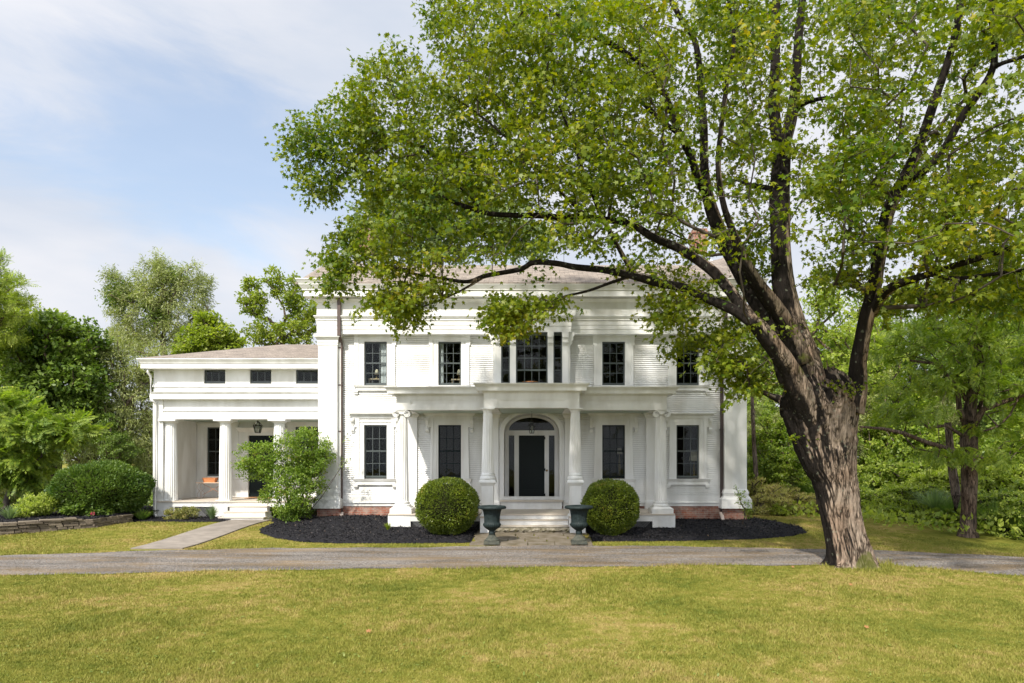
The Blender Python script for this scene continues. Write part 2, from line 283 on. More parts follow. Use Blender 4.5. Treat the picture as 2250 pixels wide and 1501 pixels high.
class MB:
    """collects solids and links them as ONE mesh object; `off` is subtracted so parts sit in their thing's frame"""
    def __init__(s, off=(0, 0, 0)): s.v = []; s.f = []; s.off = off; s.sm = []
    def add(s, vs_, fs, smooth=False):
        b = len(s.v); s.v += [tuple(v) for v in vs_]; s.f += [tuple(b + i for i in f) for f in fs]; s.sm += [smooth] * len(fs); return s
    def box(s, x0, x1, y0, y1, z0, z1): return s.taper(x0, x1, y0, y1, x0, x1, y0, y1, z0, z1)
    def taper(s, x0, x1, y0, y1, X0, X1, Y0, Y1, z0, z1):
        v = [(x0, y0, z0), (x1, y0, z0), (x1, y1, z0), (x0, y1, z0), (X0, Y0, z1), (X1, Y0, z1), (X1, Y1, z1), (X0, Y1, z1)]
        return s.add(v, [(0, 3, 2, 1), (4, 5, 6, 7), (0, 1, 5, 4), (1, 2, 6, 5), (2, 3, 7, 6), (3, 0, 4, 7)])
    def prism(s, pts, a0, a1, axis='x'):
        n = len(pts)
        if axis == 'x': v = [(a0, p[0], p[1]) for p in pts] + [(a1, p[0], p[1]) for p in pts]
        elif axis == 'y': v = [(p[0], a0, p[1]) for p in pts] + [(p[0], a1, p[1]) for p in pts]
        else: v = [(p[0], p[1], a0) for p in pts] + [(p[0], p[1], a1) for p in pts]
        f = [tuple(range(n))[::-1], tuple(range(n, 2 * n))] + [(i, (i + 1) % n, n + (i + 1) % n, n + i) for i in range(n)]
        return s.add(v, f)
    def rings(s, rs, smooth=True, cap=True):
        n = len(rs[0]); v = [p for r in rs for p in r]; f = []
        for i in range(len(rs) - 1):
            for j in range(n): f.append((i * n + j, i * n + (j + 1) % n, (i + 1) * n + (j + 1) % n, (i + 1) * n + j))
        b = len(s.v); s.add(v, f, smooth)
        if cap:
            s.f.append(tuple(b + j for j in range(n))[::-1]); s.sm.append(False)
            s.f.append(tuple(b + (len(rs) - 1) * n + j for j in range(n))); s.sm.append(False)
        return s
    def lathe(s, x, y, prof, n=32, flutes=0, depth=0.0, zf=(-1e9, 1e9), smooth=True):
        rs = []
        for (r, z) in prof:
            ring = []
            for j in range(n):
                a = 2 * math.pi * j / n; rr = r
                if flutes and zf[0] <= z <= zf[1]: rr = r * (1 - depth * abs(math.sin(a * flutes / 2)) ** 0.8)
                ring.append((x + rr * math.cos(a), y + rr * math.sin(a), z))
            rs.append(ring)
        return s.rings(rs, smooth)
    def tube(s, pts, r, n=8, smooth=True):
        pts = [Vector(p) for p in pts]; rs = []
        for i, p in enumerate(pts):
            d = (pts[min(i + 1, len(pts) - 1)] - pts[max(i - 1, 0)]).normalized()
            u = d.cross(Vector((0, 0, 1)))
            if u.length < 1e-3: u = Vector((1, 0, 0))
            u.normalize(); w = u.cross(d); rr = r[i] if isinstance(r, (list, tuple)) else r
            rs.append([tuple(p + (u * math.cos(2 * math.pi * j / n) + w * math.sin(2 * math.pi * j / n)) * rr) for j in range(n)])
        return s.rings(rs, smooth)
    def build(s, name, m, parent=None):
        me = bpy.data.meshes.new(name); ox, oy, oz = s.off
        me.from_pydata([(a - ox, b - oy, c - oz) for a, b, c in s.v], [], s.f)
        me.polygons.foreach_set('use_smooth', s.sm); me.update()
        return link(name, me, m, parent)

def T(x, y):
    """ground height: flat lawn, a gentle rise to the house"""
    t = min(max((y - 18.8) / 5.2, 0), 1); t = t * t * (3 - 2 * t)
    return 0.2 * t
def Tn(x, y):
    t = np.clip((y - 18.8) / 5.2, 0, 1); return 0.2 * t * t * (3 - 2 * t)

PVC = mat('pale_pvc', (0.62, 0.52, 0.46), 0.6)
# ================================================================ THE HOUSE
W = 24.6
HO = (0, W, 0)
H = tag(empty('white_house', HO), 'large white clapboard house with columned portico and low porch wing', 'house')
CXH = -0.03
def hb(): return MB(HO)
def b2(m, x0, x1, *a): # mirrored box about the house axis
    m.box(x0, x1, *a); m.box(2 * CXH - x1, 2 * CXH - x0, *a)

# --- clapboards around the openings
WX = 5.62; NX = 2.95; WH = 0.41          # window centres and half width
UZ0, UZ1 = Z(846, W), Z(751, W); LZ0, LZ1 = Z(1050, W), Z(934, W)
AW, AI, SPR, ATO, ATI = 1.16, 1.0, Z(955, W), Z(899.7, W), Z(908.6, W)
def arch_half(z, hw, top, spr=SPR, e=2.25):
    if z <= spr: return hw
    if z >= top: return 0.0
    return hw * (1 - ((z - spr) / (top - spr)) ** e) ** (1 / e)
ops = []
for cx in (-WX, -NX, NX, WX):
    ops.append((cx + CXH - WH - 0.12, cx + CXH + WH + 0.12, UZ0 - 0.06, UZ1 + 0.16)); ops.append((cx + CXH - WH - 0.12, cx + CXH + WH + 0.12, LZ0 - 0.06, LZ1 + 0.12))
ops.append((X(1085, W), X(1252, W), Z(846, W), Z(728, W)))
m = hb(); pitch = 0.0695; z = Z(1091, W); zt = Z(733, W)
while z < zt:
    z1 = z + pitch; iv = [(-7.35, 7.3)]
    cuts = [(a, b) for a, b, c, d in ops if not (z1 <= c or z >= d)]
    h = arch_half((z + z1) / 2, AW - 0.05, ATO - 0.04)
    if h > 0: cuts.append((CXH - h, CXH + h))
    for a, b in cuts:
        nv = []
        for p, q in iv:
            if b <= p or a >= q: nv.append((p, q)); continue
            if a > p: nv.append((p, a))
            if b < q: nv.append((b, q))
        iv = nv
    for p, q in iv:
        m.prism([(W + 0.09, z), (W - 0.034, z + .003), (W - 0.033, z + 0.007), (W - 0.006, z1 - .005), (W + 0.02, z1 - .004), (W + 0.09, z1 - .004)], p, q)
    z = z1
m.build('clapboard_wall', WHITE, H)
# --- water table, sill boards, brick foundation
m = hb()
m.box(-7.05, 7.0, W - 0.035, W + 0.1, Z(1103.5, W), Z(1091, W)); m.taper(-7.05, 7.0, W - 0.10, W + 0.1, -7.05, 7.0, W - 0.05, W + 0.1, Z(1104.5, W), Z(1102.5, W))
m.box(-7.05, 7.0, W - 0.05, W + 0.1, Z(1112, W), Z(1104.6, W)); m.build('water_table', WHITE, H)
m = hb(); m.box(-7.7, 7.62, W - 0.02, 34, -0.3, Z(1112.2, W)); b2(m, -7.68, -6.85, 24.32, W, -0.3, Z(1116.5, 24.4)); m.build('brick_foundation', BRICK, H)
# --- shell behind the boards: side walls, back, floors (dark rooms)
m = hb(); m.box(-7.6, -7.45, W + 0.1, 34, 0.7, 8.5); m.box(7.4, 7.55, W + 0.1, 34, 0.7, 8.5); m.box(-7.6, 7.55, 33.9, 34.05, 0.7, 8.5); m.build('side_wall', WHITE, H)
m = hb()
m.box(-7.4, 7.35, W + 0.1, 33.8, 0.8, 0.95); m.box(-7.4, 7.35, W + 0.1, 33.8, 4.45, 4.65); m.box(-7.4, 7.35, W + 0.1, 33.8, 7.5, 7.6)
m.box(-7.4, 7.35, 29.0, 29.1, 0.95, 7.5)
for x in (-1.9, 1.85, -4.3, 4.25): m.box(x - 0.05, x + 0.05, W + 0.1, 29, 4.65, 7.5)
for x in (-1.5, 1.45): m.box(x - 0.05, x + 0.05, W + 0.1, 29, 0.95, 4.45)
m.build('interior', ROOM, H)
# --- frieze and architrave boards
YF = 24.28
m = hb(); fx0, fx1 = X(696, YF), X(1640, YF)
def zf(p): return Z(p, YF)
m.box(fx0, fx1, YF, W + 0.05, zf(734), zf(724.4) - 0.002)
m.box(fx0, fx1, YF - 0.012, W + 0.05, zf(724.4) + 0.004, zf(714.8) - 0.002)
m.box(fx0, fx1, YF - 0.024, W + 0.05, zf(714.8) + 0.004, zf(705) - 0.002)
m.box(fx0 - .03, fx1 + .03, YF - 0.05, W + 0.05, zf(704.6), zf(700)); m.taper(fx0 - .05, fx1 + .05, YF - 0.07, W + 0.05, fx0 - .09, fx1 + .09, YF - 0.11, W + 0.05, zf(700), zf(696.5)); m.box(fx0 - .09, fx1 + .09, YF - .115, W + .05, zf(696.4), zf(694.3))
m.box(fx0, fx1, YF - 0.01, W + 0.05, zf(694.2), zf(664) + .15)
m.taper(fx0 - .02, fx1 + .02, YF - .03, W + .05, fx0 - .11, fx1 + .11, YF - 0.12, W + .05, zf(664.5), zf(657.5))
m.build('frieze', WHITE, H)
m = hb(); ya = 23.92; zb = Z(650.6, ya)
def crown(m, x0, x1, yf, tiers, yb=24.4):
    for (o0, o1, za, zc) in tiers: m.taper(x0 - o0, x1 + o0, yf - o0, yb, x0 - o1, x1 + o1, yf - o1, yb, za, zc)
cx0, cx1 = X(666, ya), X(1672, ya); zc1 = Z(637.5, ya)
crown(m, cx0, cx1, ya, [(0, 0, zb, zc1), (0.035, 0.04, zc1 + .001, zc1 + .05), (0.05, 0.12, zc1 + .051, zc1 + .16), (0.125, 0.135, zc1 + .161, zc1 + .19)])
for sx0, sx1 in ((cx0, X(724, ya)), (X(1610, ya), cx1)):    # taller crown over the two ends
    m.taper(sx0 - .12, sx1 + .12, ya - .12, 24.4, sx0 - .2, sx1 + .2, ya - .2, 24.4, zc1 + .191, zc1 + .33); m.box(sx0 - .21, sx1 + .21, ya - .21, 24.4, zc1 + .331, zc1 + .37)
m.build('cornice', WHITE, H)
# --- corner pilasters
for s, (pa, pb) in ((-1, (699, 741)), (1, (1592, 1641))):
    m = hb(); yp = 24.30; x0, x1 = X(pa, yp), X(pb, yp)
    def zp(p): return Z(p, yp)
    m.box(x0, x1, yp, W + .1, zp(1076), zp(759.5)); m.box(x0 - .015, x1 + .015, yp - .015, W + .1, zp(759.3), zp(753.6)); m.box(x0 - .03, x1 + .03, yp - .03, W + .1, zp(753.2), zp(747.4))
    m.taper(x0 - .03, x1 + .03, yp - .03, W + .1, x0 - .09, x1 + .09, yp - .09, W + .1, zp(747), zp(741)); m.box(x0 - .12, x1 + .12, yp - .12, W + .1, zp(740.9), zp(734.2))
    xi = x1 + .09 if s < 0 else x1; xo = x0 if s < 0 else x0 - .16
    if s < 0: m.box(x1, xi, yp + .12, W + .1, zp(1112), zp(745))
    m.taper(x0 - .07, x1 + .07, yp - .07, W + .1, x0 - .02, x1 + .02, yp - .02, W + .1, zp(1084), zp(1075.8)); m.box(x0 - .05, x1 + .05, yp - .05, W + .1, zp(1090), zp(1084.2))
    m.taper(x0 - .13, x1 + .13, yp - .13, W + .1, x0 - .06, x1 + .06, yp - .06, W + .1, zp(1097), zp(1090.2)); m.box(x0 - .14, x1 + .14, yp - .14, W + .1, zp(1117), zp(1097.2))
    m.build('corner_pilaster', WHITE, H)
# --- roof: front slope with the higher end pavilions, all on one plane, and a back slope
ye, ze, sl = 23.80, Z(638, 23.92) + .215, 0.47
def rp(x, y, d=0.0): return (x, y, ze + sl * (y - ye) + d)
xl, xr = -8.27, 8.17
outline = [(xl, ye), (xr, ye), (xr, 28.9), (7.8, 28.4), (6.4, 27.0), (-6.4, 27.0), (-7.9, 28.4), (xl, 28.9)]
m = hb(); n = len(outline)
top = [rp(x, y, .03 + (.08 if y == ye and False else 0)) for x, y in outline]; bot = [rp(x, y, -.03) for x, y in outline]
m.add(top + bot, [tuple(range(n)), tuple(range(2 * n - 1, n - 1, -1))] + [(i, n + i, n + (i + 1) % n, (i + 1) % n) for i in range(n)])
zr = rp(0, 27.0)[2]; zr2 = rp(0, 28.9)[2]
m.add([(-6.4, 27, zr), (6.4, 27, zr), (7.8, 34.3, ze - .2), (-7.8, 34.3, ze - .2)], [(0, 1, 2, 3)])
for s in (-1, 1): m.add([(s * 8.2, 28.9, zr2), (s * 6.4, 27, zr), (s * 7.8, 34.3, ze - .2), (s * 8.2, 34.3, ze - .2)], [(0, 1, 2, 3)])
m.build('roof', SHINGLE, H)
for ga in (-7.6, 7.41): m = hb(); m.prism([(24.4, 8.5), (28.9, rp(0, 28.9)[2] - .06), (34, 8.5)], ga, ga + .14); m.build('gable', WHITE, H)
FLASH = mat('lead_flashing', (0.25, 0.27, 0.30), 0.5)
for pa, pb in ((785, 815), (1524, 1553)):
    m = hb(); yc = 28.9; x0, x1 = X(pa, yc), X(pb, yc); zt = Z(505, yc)
    m.box(x0, x1, yc, yc + .8, 9.9, zt - .13); m.box(x0 - .05, x1 + .05, yc - .05, yc + .85, zt - .129, zt - .05); m.box(x0 - .02, x1 + .02, yc - .02, yc + .82, zt - .049, zt + .06)
    c = m.build('chimney', BRICK, H)
    m = hb(); m.box(x0 - .03, x1 + .03, yc - .03, yc + .83, 9.9, zr2 + .12); m.build('flashing', FLASH, c)

# --- windows
def muntins(m, cx, hw, z0, z1, y, cols, rows, meet, t=0.011, d=0.03, solid_top=False):
    for i in range(1, cols):
        x = cx - hw + 2 * hw * i / cols; m.box(x - t, x + t, y, y + d, z0, z1)
    for j in range(1, rows):
        zz = z0 + (z1 - z0) * j / rows; tt = 0.026 if j == meet else t
        m.box(cx - hw, cx + hw, y - (0.01 if j == meet else 0.002), y + d + .002, zz - tt, zz + tt)
def sash(parent, cx, hw, z0, z1, wy, cols=3, rows=4, meet=2, off=HO, m_=None):
    m = MB(off); y = wy + .05; m_ = m_ or SASH
    m.box(cx - hw, cx - hw + .045, y, y + .05, z0, z1); m.box(cx + hw - .045, cx + hw, y, y + .05, z0, z1)
    m.box(cx - hw + .045, cx + hw - .045, y, y + .05, z0, z0 + .075); m.box(cx - hw + .045, cx + hw - .045, y, y + .05, z1 - .05, z1)
    muntins(m, cx, hw - .045, z0 + .075, z1 - .05, y + .005, cols, rows, meet)
    s = m.build('sash', m_, parent)
    m = MB(off); m.box(cx - hw + .046, cx + hw - .046, y + .022, y + .026, z0 + .076, z1 - .051); m.build('pane', GLASS, parent)
def console(m, x0, x1, yw, ztop, hgt, dep):
    """scrolled bracket in profile, against the wall plane yw"""
    pr = [(0, 0), (dep, 0), (dep, -.16), (dep * .92, -.24), (dep * .62, -.36), (dep * .45, -.52), (dep * .42, -.66), (dep * .62, -.76), (dep * .60, -.86), (dep * .35, -.92), (dep * .3, -1), (0, -1)]
    m.prism([(yw - a, ztop + b * hgt) for a, b in pr], x0, x1)
    m.prism([(yw - a * 1.0 - .012, ztop + b * hgt) for a, b in pr[1:8]] + [(yw, ztop - .7 * hgt), (yw, ztop)], x0 + (x1 - x0) * .3, x1 - (x1 - x0) * .3)
def upper_window(cx):
    m = hb(); z0, z1 = UZ0, UZ1; yo = W - .045; zt = Z(735.5, W)
    for s in (-1, 1):
        a, b = sorted((cx + s * WH, cx + s * (WH + .19))); m.box(a, b, yo, W + .1, z0 - .02, zt)
        a, b = sorted((cx + s * (WH + .19), cx + s * (WH + .30))); m.box(a, b, yo - .03, W + .02, z0 - .02, zt)
        a, b = sorted((cx + s * (WH + .30), cx + s * (WH + .335))); m.box(a, b, yo - .04, W + .02, Z(759, W), zt)
        a, b = sorted((cx + s * (WH + .075), cx + s * (WH + .10))); m.box(a, b, yo - .012, W, z0, z1 + .05)
    m.box(cx - WH, cx + WH, yo, W + .1, z1, zt); m.box(cx - WH - .19, cx + WH + .19, yo - .02, yo, z1 + .12, z1 + .15)
    w = m.build('window', WHITE, H)
    m = hb(); m.taper(cx - WH - .34, cx + WH + .34, yo - .05, W + .02, cx - WH - .36, cx + WH + .36, yo - .08, W + .02, z0 - .09, z0 - .021); m.build('sill', WHITE, w)
    if abs(cx) > 4:
        m = hb(); m.box(cx - WH - .34, cx + WH + .34, W - .09, W, z0 - .21, z0 - .17); m.box(cx - WH - .30, cx + WH + .30, W - .055, W, z0 - .169, z0 - .09)
        for s in (-1, 1):
            c = cx + s * (WH + .28); m.box(c - .07, c + .07, W - .11, W, z0 - .27, z0 - .211); m.box(c - .06, c + .06, W - .085, W, z0 - .33, z0 - .271); m.box(c - .055, c + .055, W - .06, W, z0 - .36, z0 - .331)
        m.build('apron', WHITE, w)
    sash(w, cx, WH, z0, z1, W)
def lower_window(cx, porch):
    m = hb(); z0, z1 = LZ0, LZ1; yo = W - .05; bt = .05 if porch else 0.02
    for s in (-1, 1):   # battered casings, wider at the foot
        for (i0, i1, yy) in ((0, .16, 0), (.1605, .25, -.03)):
            t0, t1 = sorted((cx + s * (WH + i0), cx + s * (WH + i1))); bb = (cx + s * (WH + i0 + (0 if i0 == 0 else bt)), cx + s * (WH + i1 + bt)); b0, b1 = sorted(bb)
            m.taper(b0, b1, yo + yy, W + .1 if i0 == 0 else W + .02, t0, t1, yo + yy, W + .1 if i0 == 0 else W + .02, z0 - .03, z1 + .24)
        a, b = sorted((cx + s * (WH + .06), cx + s * (WH + .085))); m.box(a, b, yo - .012, W, z0, z1 + .1)
        a, b = sorted((cx + s * (WH + .25), cx + s * (WH + .34))); m.box(a, b, yo - .03, W + .02, z1 - .08, z1 + .26)
    m.box(cx - WH, cx + WH, yo, W + .1, z1, z1 + .24); m.box(cx - WH - .16, cx + WH + .16, yo - .02, yo, z1 + .10, z1 + .13)
    w = m.build('window', WHITE, H)
    m = hb(); e = 0.55
    m.box(cx - WH - .43, cx + WH + .43, W - .09, W, z1 + .2401, z1 + .33)
    m.taper(cx - WH - .45, cx + WH + .45, W - .12, W, cx - WH - .53, cx + WH + .53, W - .2, W, z1 + .3301, z1 + .40); m.box(cx - WH - .54, cx + WH + .54, W - .215, W, z1 + .4001, z1 + .425)
    m.build('hood', WHITE, w)
    for s in (-1, 1):
        m = hb(); c = cx + s * (WH + .395); console(m, c - .055, c + .055, W - .02, z1 + .24, .52, .15); m.build('bracket', WHITE, w)
    m = hb(); m.taper(cx - WH - .36, cx + WH + .36, yo - .04, W + .02, cx - WH - .38, cx + WH + .38, yo - .09, W + .02, z0 - .13, z0 - .031)
    m.box(cx - WH - .32, cx + WH + .32, W - .07, W, z0 - .21, z0 - .1301); m.box(cx - WH - .37, cx + WH + .37, W - .10, W, z0 - .25, z0 - .2101)
    for s in (-1, 1):
        c = cx + s * (WH + .29); m.box(c - .075, c + .075, W - .115, W, z0 - .32, z0 - .2501); m.box(c - .06, c + .06, W - .08, W, z0 - .37, z0 - .3201)
    m.build('sill', WHITE, w)
    if porch: sash(w, cx, WH, z0, z1, W, m_=DOOR)
    else: sash(w, cx, WH, z0, z1, W)
for c in (-WX, -NX, NX, WX): upper_window(c + CXH); lower_window(c + CXH, abs(c) < 4)

# --- second floor bay window
YB = 23.98
m = hb()
def xb(p): return X(p, YB)
def zb_(p): return Z(p, YB)
zs = zb_(844)
posts = [(1087.5, 1101), (1120.5, 1133.5), (1203.5, 1216), (1235.5, 1249)]
for a, b in posts: m.box(xb(a), xb(b), YB, YB + .16, zs, zb_(729.5))
m.box(xb(1083), xb(1087.4), YB + .08, W + .05, zs, zb_(729.5)); m.box(xb(1249.1), xb(1253), YB + .08, W + .05, zs, zb_(729.5))
m.box(xb(1080), xb(1255), YB - .02, W + .05, zb_(729.4), zb_(717.3)); m.box(xb(1079.5), xb(1255.5), YB - .035, W + .05, zb_(716.9), zb_(707.3)); m.box(xb(1079), xb(1256), YB - .05, W + .05, zb_(706.9), zb_(702))
m.taper(xb(1079), xb(1256), YB - .06, W + .05, xb(1075), xb(1261), YB - .13, W + .05, zb_(701.9), zb_(696)); m.box(xb(1072), xb(1264), YB - .17, W + .05, zb_(695.9), zb_(683))
m.box(xb(1083), xb(1253), YB - .02, W + .05, zs - .12, zs - .001)
bay = m.build('bay_window', WHITE, H)
for a, b in posts:
    for k in ((0, 1),):
        m = hb(); x0, x1 = xb(a), xb(b); zt = zb_(729.6)
        m.box(x0 - .01, x1 + .01, YB - .09, YB, zt - .13, zt); m.box(x0, x1, YB - .125, YB, zt - .20, zt - .1301); m.box(x0 + .01, x1 - .01, YB - .07, YB, zt - .33, zt - .2001); m.box(x0, x1, YB - .10, YB, zt - .385, zt - .3301); m.box(x0 + .015, x1 - .015, YB - .05, YB, zt - .44, zt - .3851)
        m.build('bracket', WHITE, bay)
m = hb(); console(m, 0, 0, 0, 0, 0, 0) if False else None
for xx in (xb(1253.2), xb(1082.8)):
    m = hb(); s = 1 if xx > 0 else -1; pr = [(0, 0), (.16, 0), (.15, -.1), (.09, -.16), (.12, -.22), (.06, -.3), (.08, -.38), (0, -.45)]
    m.prism([(xx + s * a, zb_(729.6) + b) for a, b in pr], YB + .1, YB + .25, 'y'); m.build('bracket', WHITE, bay)
def bay_sash(a, b, cols, rows, meet, zt):
    sash(bay, (xb(a) + xb(b)) / 2, (xb(b) - xb(a)) / 2, zs, zt, YB + .03, cols, rows, meet)
bay_sash(1101, 1120.5, 1, 4, 9, zb_(729.5)); bay_sash(1133.5, 1203.5, 4, 4, 1, zb_(729.5)); bay_sash(1216, 1235.5, 1, 4, 9, zb_(729.5))

# --- entrance: arched surround, recess, transom, sidelights, door
YR = 25.75
def archpts(hw, top, n=28, zb0=None, e=2.25, spr=SPR):
    pts = []
    for i in range(n + 1):
        a = math.pi * i / n; c, s_ = math.cos(a), math.sin(a)
        pts.append((CXH - hw * math.copysign(abs(c) ** (2 / e), c), spr + (top - spr) * abs(s_) ** (2 / e)))
    return [(CXH - hw, zb0)] + pts + [(CXH + hw, zb0)]
def arch_band(m, pin, pout, y0, y1):
    n = len(pin); v = []
    for (a, b) in zip(pin, pout): v += [(a[0], y0, a[1]), (b[0], y0, b[1]), (b[0], y1, b[1]), (a[0], y1, a[1])]
    f = []
    for i in range(n - 1):
        for k in range(4): f.append((i * 4 + k, i * 4 + (k + 1) % 4, i * 4 + 4 + (k + 1) % 4, i * 4 + 4 + k))
    f += [(0, 1, 2, 3), ((n - 1) * 4 + 3, (n - 1) * 4 + 2, (n - 1) * 4 + 1, (n - 1) * 4)]
    m.add(v, f)
ZS0 = Z(1099, 24.3)
m = hb(); arch_band(m, archpts(AI, ATI, zb0=ZS0), archpts(AI + .09, ATI + .08, zb0=ZS0), W - .07, W + .06)
arch_band(m, archpts(AI + .09, ATI + .08, zb0=ZS0), archpts(AW, ATO, zb0=ZS0), W - .045, W + .06)
arch_band(m, archpts(AI, ATI, zb0=ZS0), archpts(AI + .05, ATI + .05, zb0=ZS0), W + .061, YR + .2)
m.taper(CXH - .05, CXH + .05, W - .13, W, CXH - .085, CXH + .085, W - .13, W, ATI - .03, ATO + .09)
ent = m.build('entrance', WHITE, H)
def xr_(p): return X(p, YR)
def zr_(p): return Z(p, YR)
m = hb(); zsb = ZS0
cols_ = [(1105, 1118), (1130, 1140), (1196.5, 1206), (1218.5, 1231)]
for a, b in cols_: m.box(xr_(a), xr_(b), YR - .02, YR + .12, zsb, zr_(957))
m.box(CXH - 1.05, CXH + 1.05, YR - .04, YR + .12, zr_(956.9), zr_(946)); m.box(CXH - 1.05, CXH + 1.05, YR - .06, YR + .02, zr_(948), zr_(946) + .001)
fan = archpts(.86, zr_(917.5), zb0=zr_(945.9), spr=zr_(946), e=2.0)
arch_band(m, [(p[0], max(p[1], zr_(945.9))) for p in fan], archpts(AI + .04, ATI + .1, zb0=zr_(945.9)), YR - .01, YR + .1)
m.build('door_frame', WHITE, ent)
m = hb(); m.box(CXH - 1.05, CXH + 1.05, 24.28, YR + .2, ZS0 - .05, ZS0 - .001); m.taper(CXH - 1.12, CXH + 1.12, 24.22, 24.7, CXH - 1.12, CXH + 1.12, 24.24, 24.7, ZS0 - .05, ZS0); th = m.build('threshold', DECK, ent)
m = hb(); m.box(CXH - 1.08, CXH + 1.08, 24.3, 24.7, .6, ZS0 - .051); m.build('riser', WHITE, ent)
m = hb(); m.box(CXH - 1.0, CXH + 1.0, YR + .05, YR + .054, zsb, zr_(915)); m.build('pane', GLASS, ent)
m = hb(); dx0, dx1, dz0, dz1 = xr_(1140), xr_(1196.5), zsb + .01, zr_(957)
yd = YR + .0
m.box(dx0, dx0 + .13, yd, yd + .05, dz0, dz1); m.box(dx1 - .13, dx1, yd, yd + .05, dz0, dz1); m.box(dx0 + .13, dx1 - .13, yd, yd + .05, dz0, dz0 + .3); m.box(dx0 + .13, dx1 - .13, yd, yd + .05, dz1 - .14, dz1)
m.box(dx0 + .13, dx1 - .13, yd + .02, yd + .045, dz0 + .3, dz1 - .14)
xm = (dx0 + dx1) / 2
for a, b in ((dx0 + .18, xm - .03), (xm + .03, dx1 - .18)):
    for c, d in ((dz0 + .36, dz0 + .85), (dz0 + .95, dz1 - .2)): m.taper(a, b, yd + .008, yd + .02, a, b, yd + .008, yd + .02, c, d)
door = m.build('door', DOOR, H)
for zz in (dz0 + .1, dz0 + 1.05, dz1 - .1):
    m = hb(); m.box(dx1 - .01, dx1 + .03, yd - .04, yd, zz - .05, zz + .05); m.build('hinge', DOOR, door)
m = hb(); cxk, czk = xr_(1201.3), zr_(1034); m.rings([[(cxk + r * math.cos(a * math.pi / 8), y, czk + r * math.sin(a * math.pi / 8)) for a in range(16)] for r, y in ((.04, YR - .02), (.04, YR - .04), (.02, YR - .045), (.018, YR - .07), (.03, YR - .085))]); m.build('door_knob', BRASS, door)
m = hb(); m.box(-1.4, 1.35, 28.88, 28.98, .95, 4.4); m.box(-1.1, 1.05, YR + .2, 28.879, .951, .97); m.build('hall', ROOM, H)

# ---------------------------------------------------------------- portico
ZP = 0.657
m = hb()   # floor with nosing; the middle stands forward under the pedestals, notched for the steps
YS, YC = 22.28, 21.30
sx = X(853, YS)
SX0, SX1 = X(1090, 21.7), X(1250, 21.7)
m.box(sx, -sx + 2 * CXH, YS + .30, W, ZP - .05, ZP); m.box(sx, SX0 - .55, YS - .03, YS + .2999, ZP - .05, ZP); m.box(SX1 + .55, -sx + 2 * CXH, YS - .03, YS + .2999, ZP - .05, ZP); m.box(SX0, SX1, YS - .03, YS + .2999, ZP - .05, ZP)
pf = m.build('portico_floor', DECK, H)
m = hb(); xA, xB = X(1053.5, YC), X(1288, YC)
m.box(xA, SX0 - .001, YC - .03, YS + .2999, ZP - .05, ZP + .001); m.build('landing', DECK, pf); m = hb(); m.box(SX1 + .001, xB, YC - .03, YS + .2999, ZP - .05, ZP + .001); m.build('landing', DECK, pf)
m = hb()
m.box(sx + .02, 2 * CXH - sx - .02, YS, YS + .1, Z(1145.5, YS), ZP - .051)
for s in (-1, 1):
    a, b = sorted((CXH + s * (abs(sx) - .02 - .0), CXH + s * (abs(sx) - .02 - .74))); m.box(a, b, YS - .004, YS + .7, -.1, ZP - .052)
m.box(xA + .02, SX0 - .01, YC, YS - .01, -.1, ZP - .052); m.box(SX1 + .01, xB - .02, YC, YS - .01, -.1, ZP - .052)
m.box(sx + .02, sx + .12, YS + .71, W, Z(1145.5, YS), ZP - .051); m.box(-sx - .18, -sx - .08, YS + .71, W, Z(1145.5, YS), ZP - .051)
m.build('portico_base', WHITE, H)
def lattice(name, x0, x1, y, z0, z1):
    m = hb(); t = .008; n = int((x1 - x0) / .05); h = z1 - z0
    for i in range(-int(h / .05) - 1, n + 1):
        a = x0 + i * .05
        for d in (1, -1):
            p0 = a if d > 0 else a + h; p1 = a + h if d > 0 else a
            pts = [(p0, z0), (p0 + 2 * t, z0), (p1 + 2 * t, z1), (p1, z1)]
            if min(q[0] for q in pts) < x0 or max(q[0] for q in pts) > x1: continue
            m.prism(pts, y + (.006 if d > 0 else 0), y + (.012 if d > 0 else .006), 'y')
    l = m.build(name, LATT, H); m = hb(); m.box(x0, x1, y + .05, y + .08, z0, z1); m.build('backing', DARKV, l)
lattice('lattice', sx + .76, xA, YS + .02, -.02, Z(1145.6, YS)); lattice('lattice', xB, -sx - .8, YS + .02, -.02, Z(1145.6, YS))
# steps
m = hb()
st = [(.49, 21.98), (.325, 21.68)]
for zt_, yf in st: m.box(SX0 + .01, SX1 - .01, yf, YS + .2, -.1, zt_ - .03)
steps = m.build('front_steps', WHITE, H)
m = hb()
for zt_, yf in st: m.box(SX0 + .005, SX1 - .005, yf - .03, yf + .34, zt_ - .03, zt_)
m.build('tread', DECK, steps)
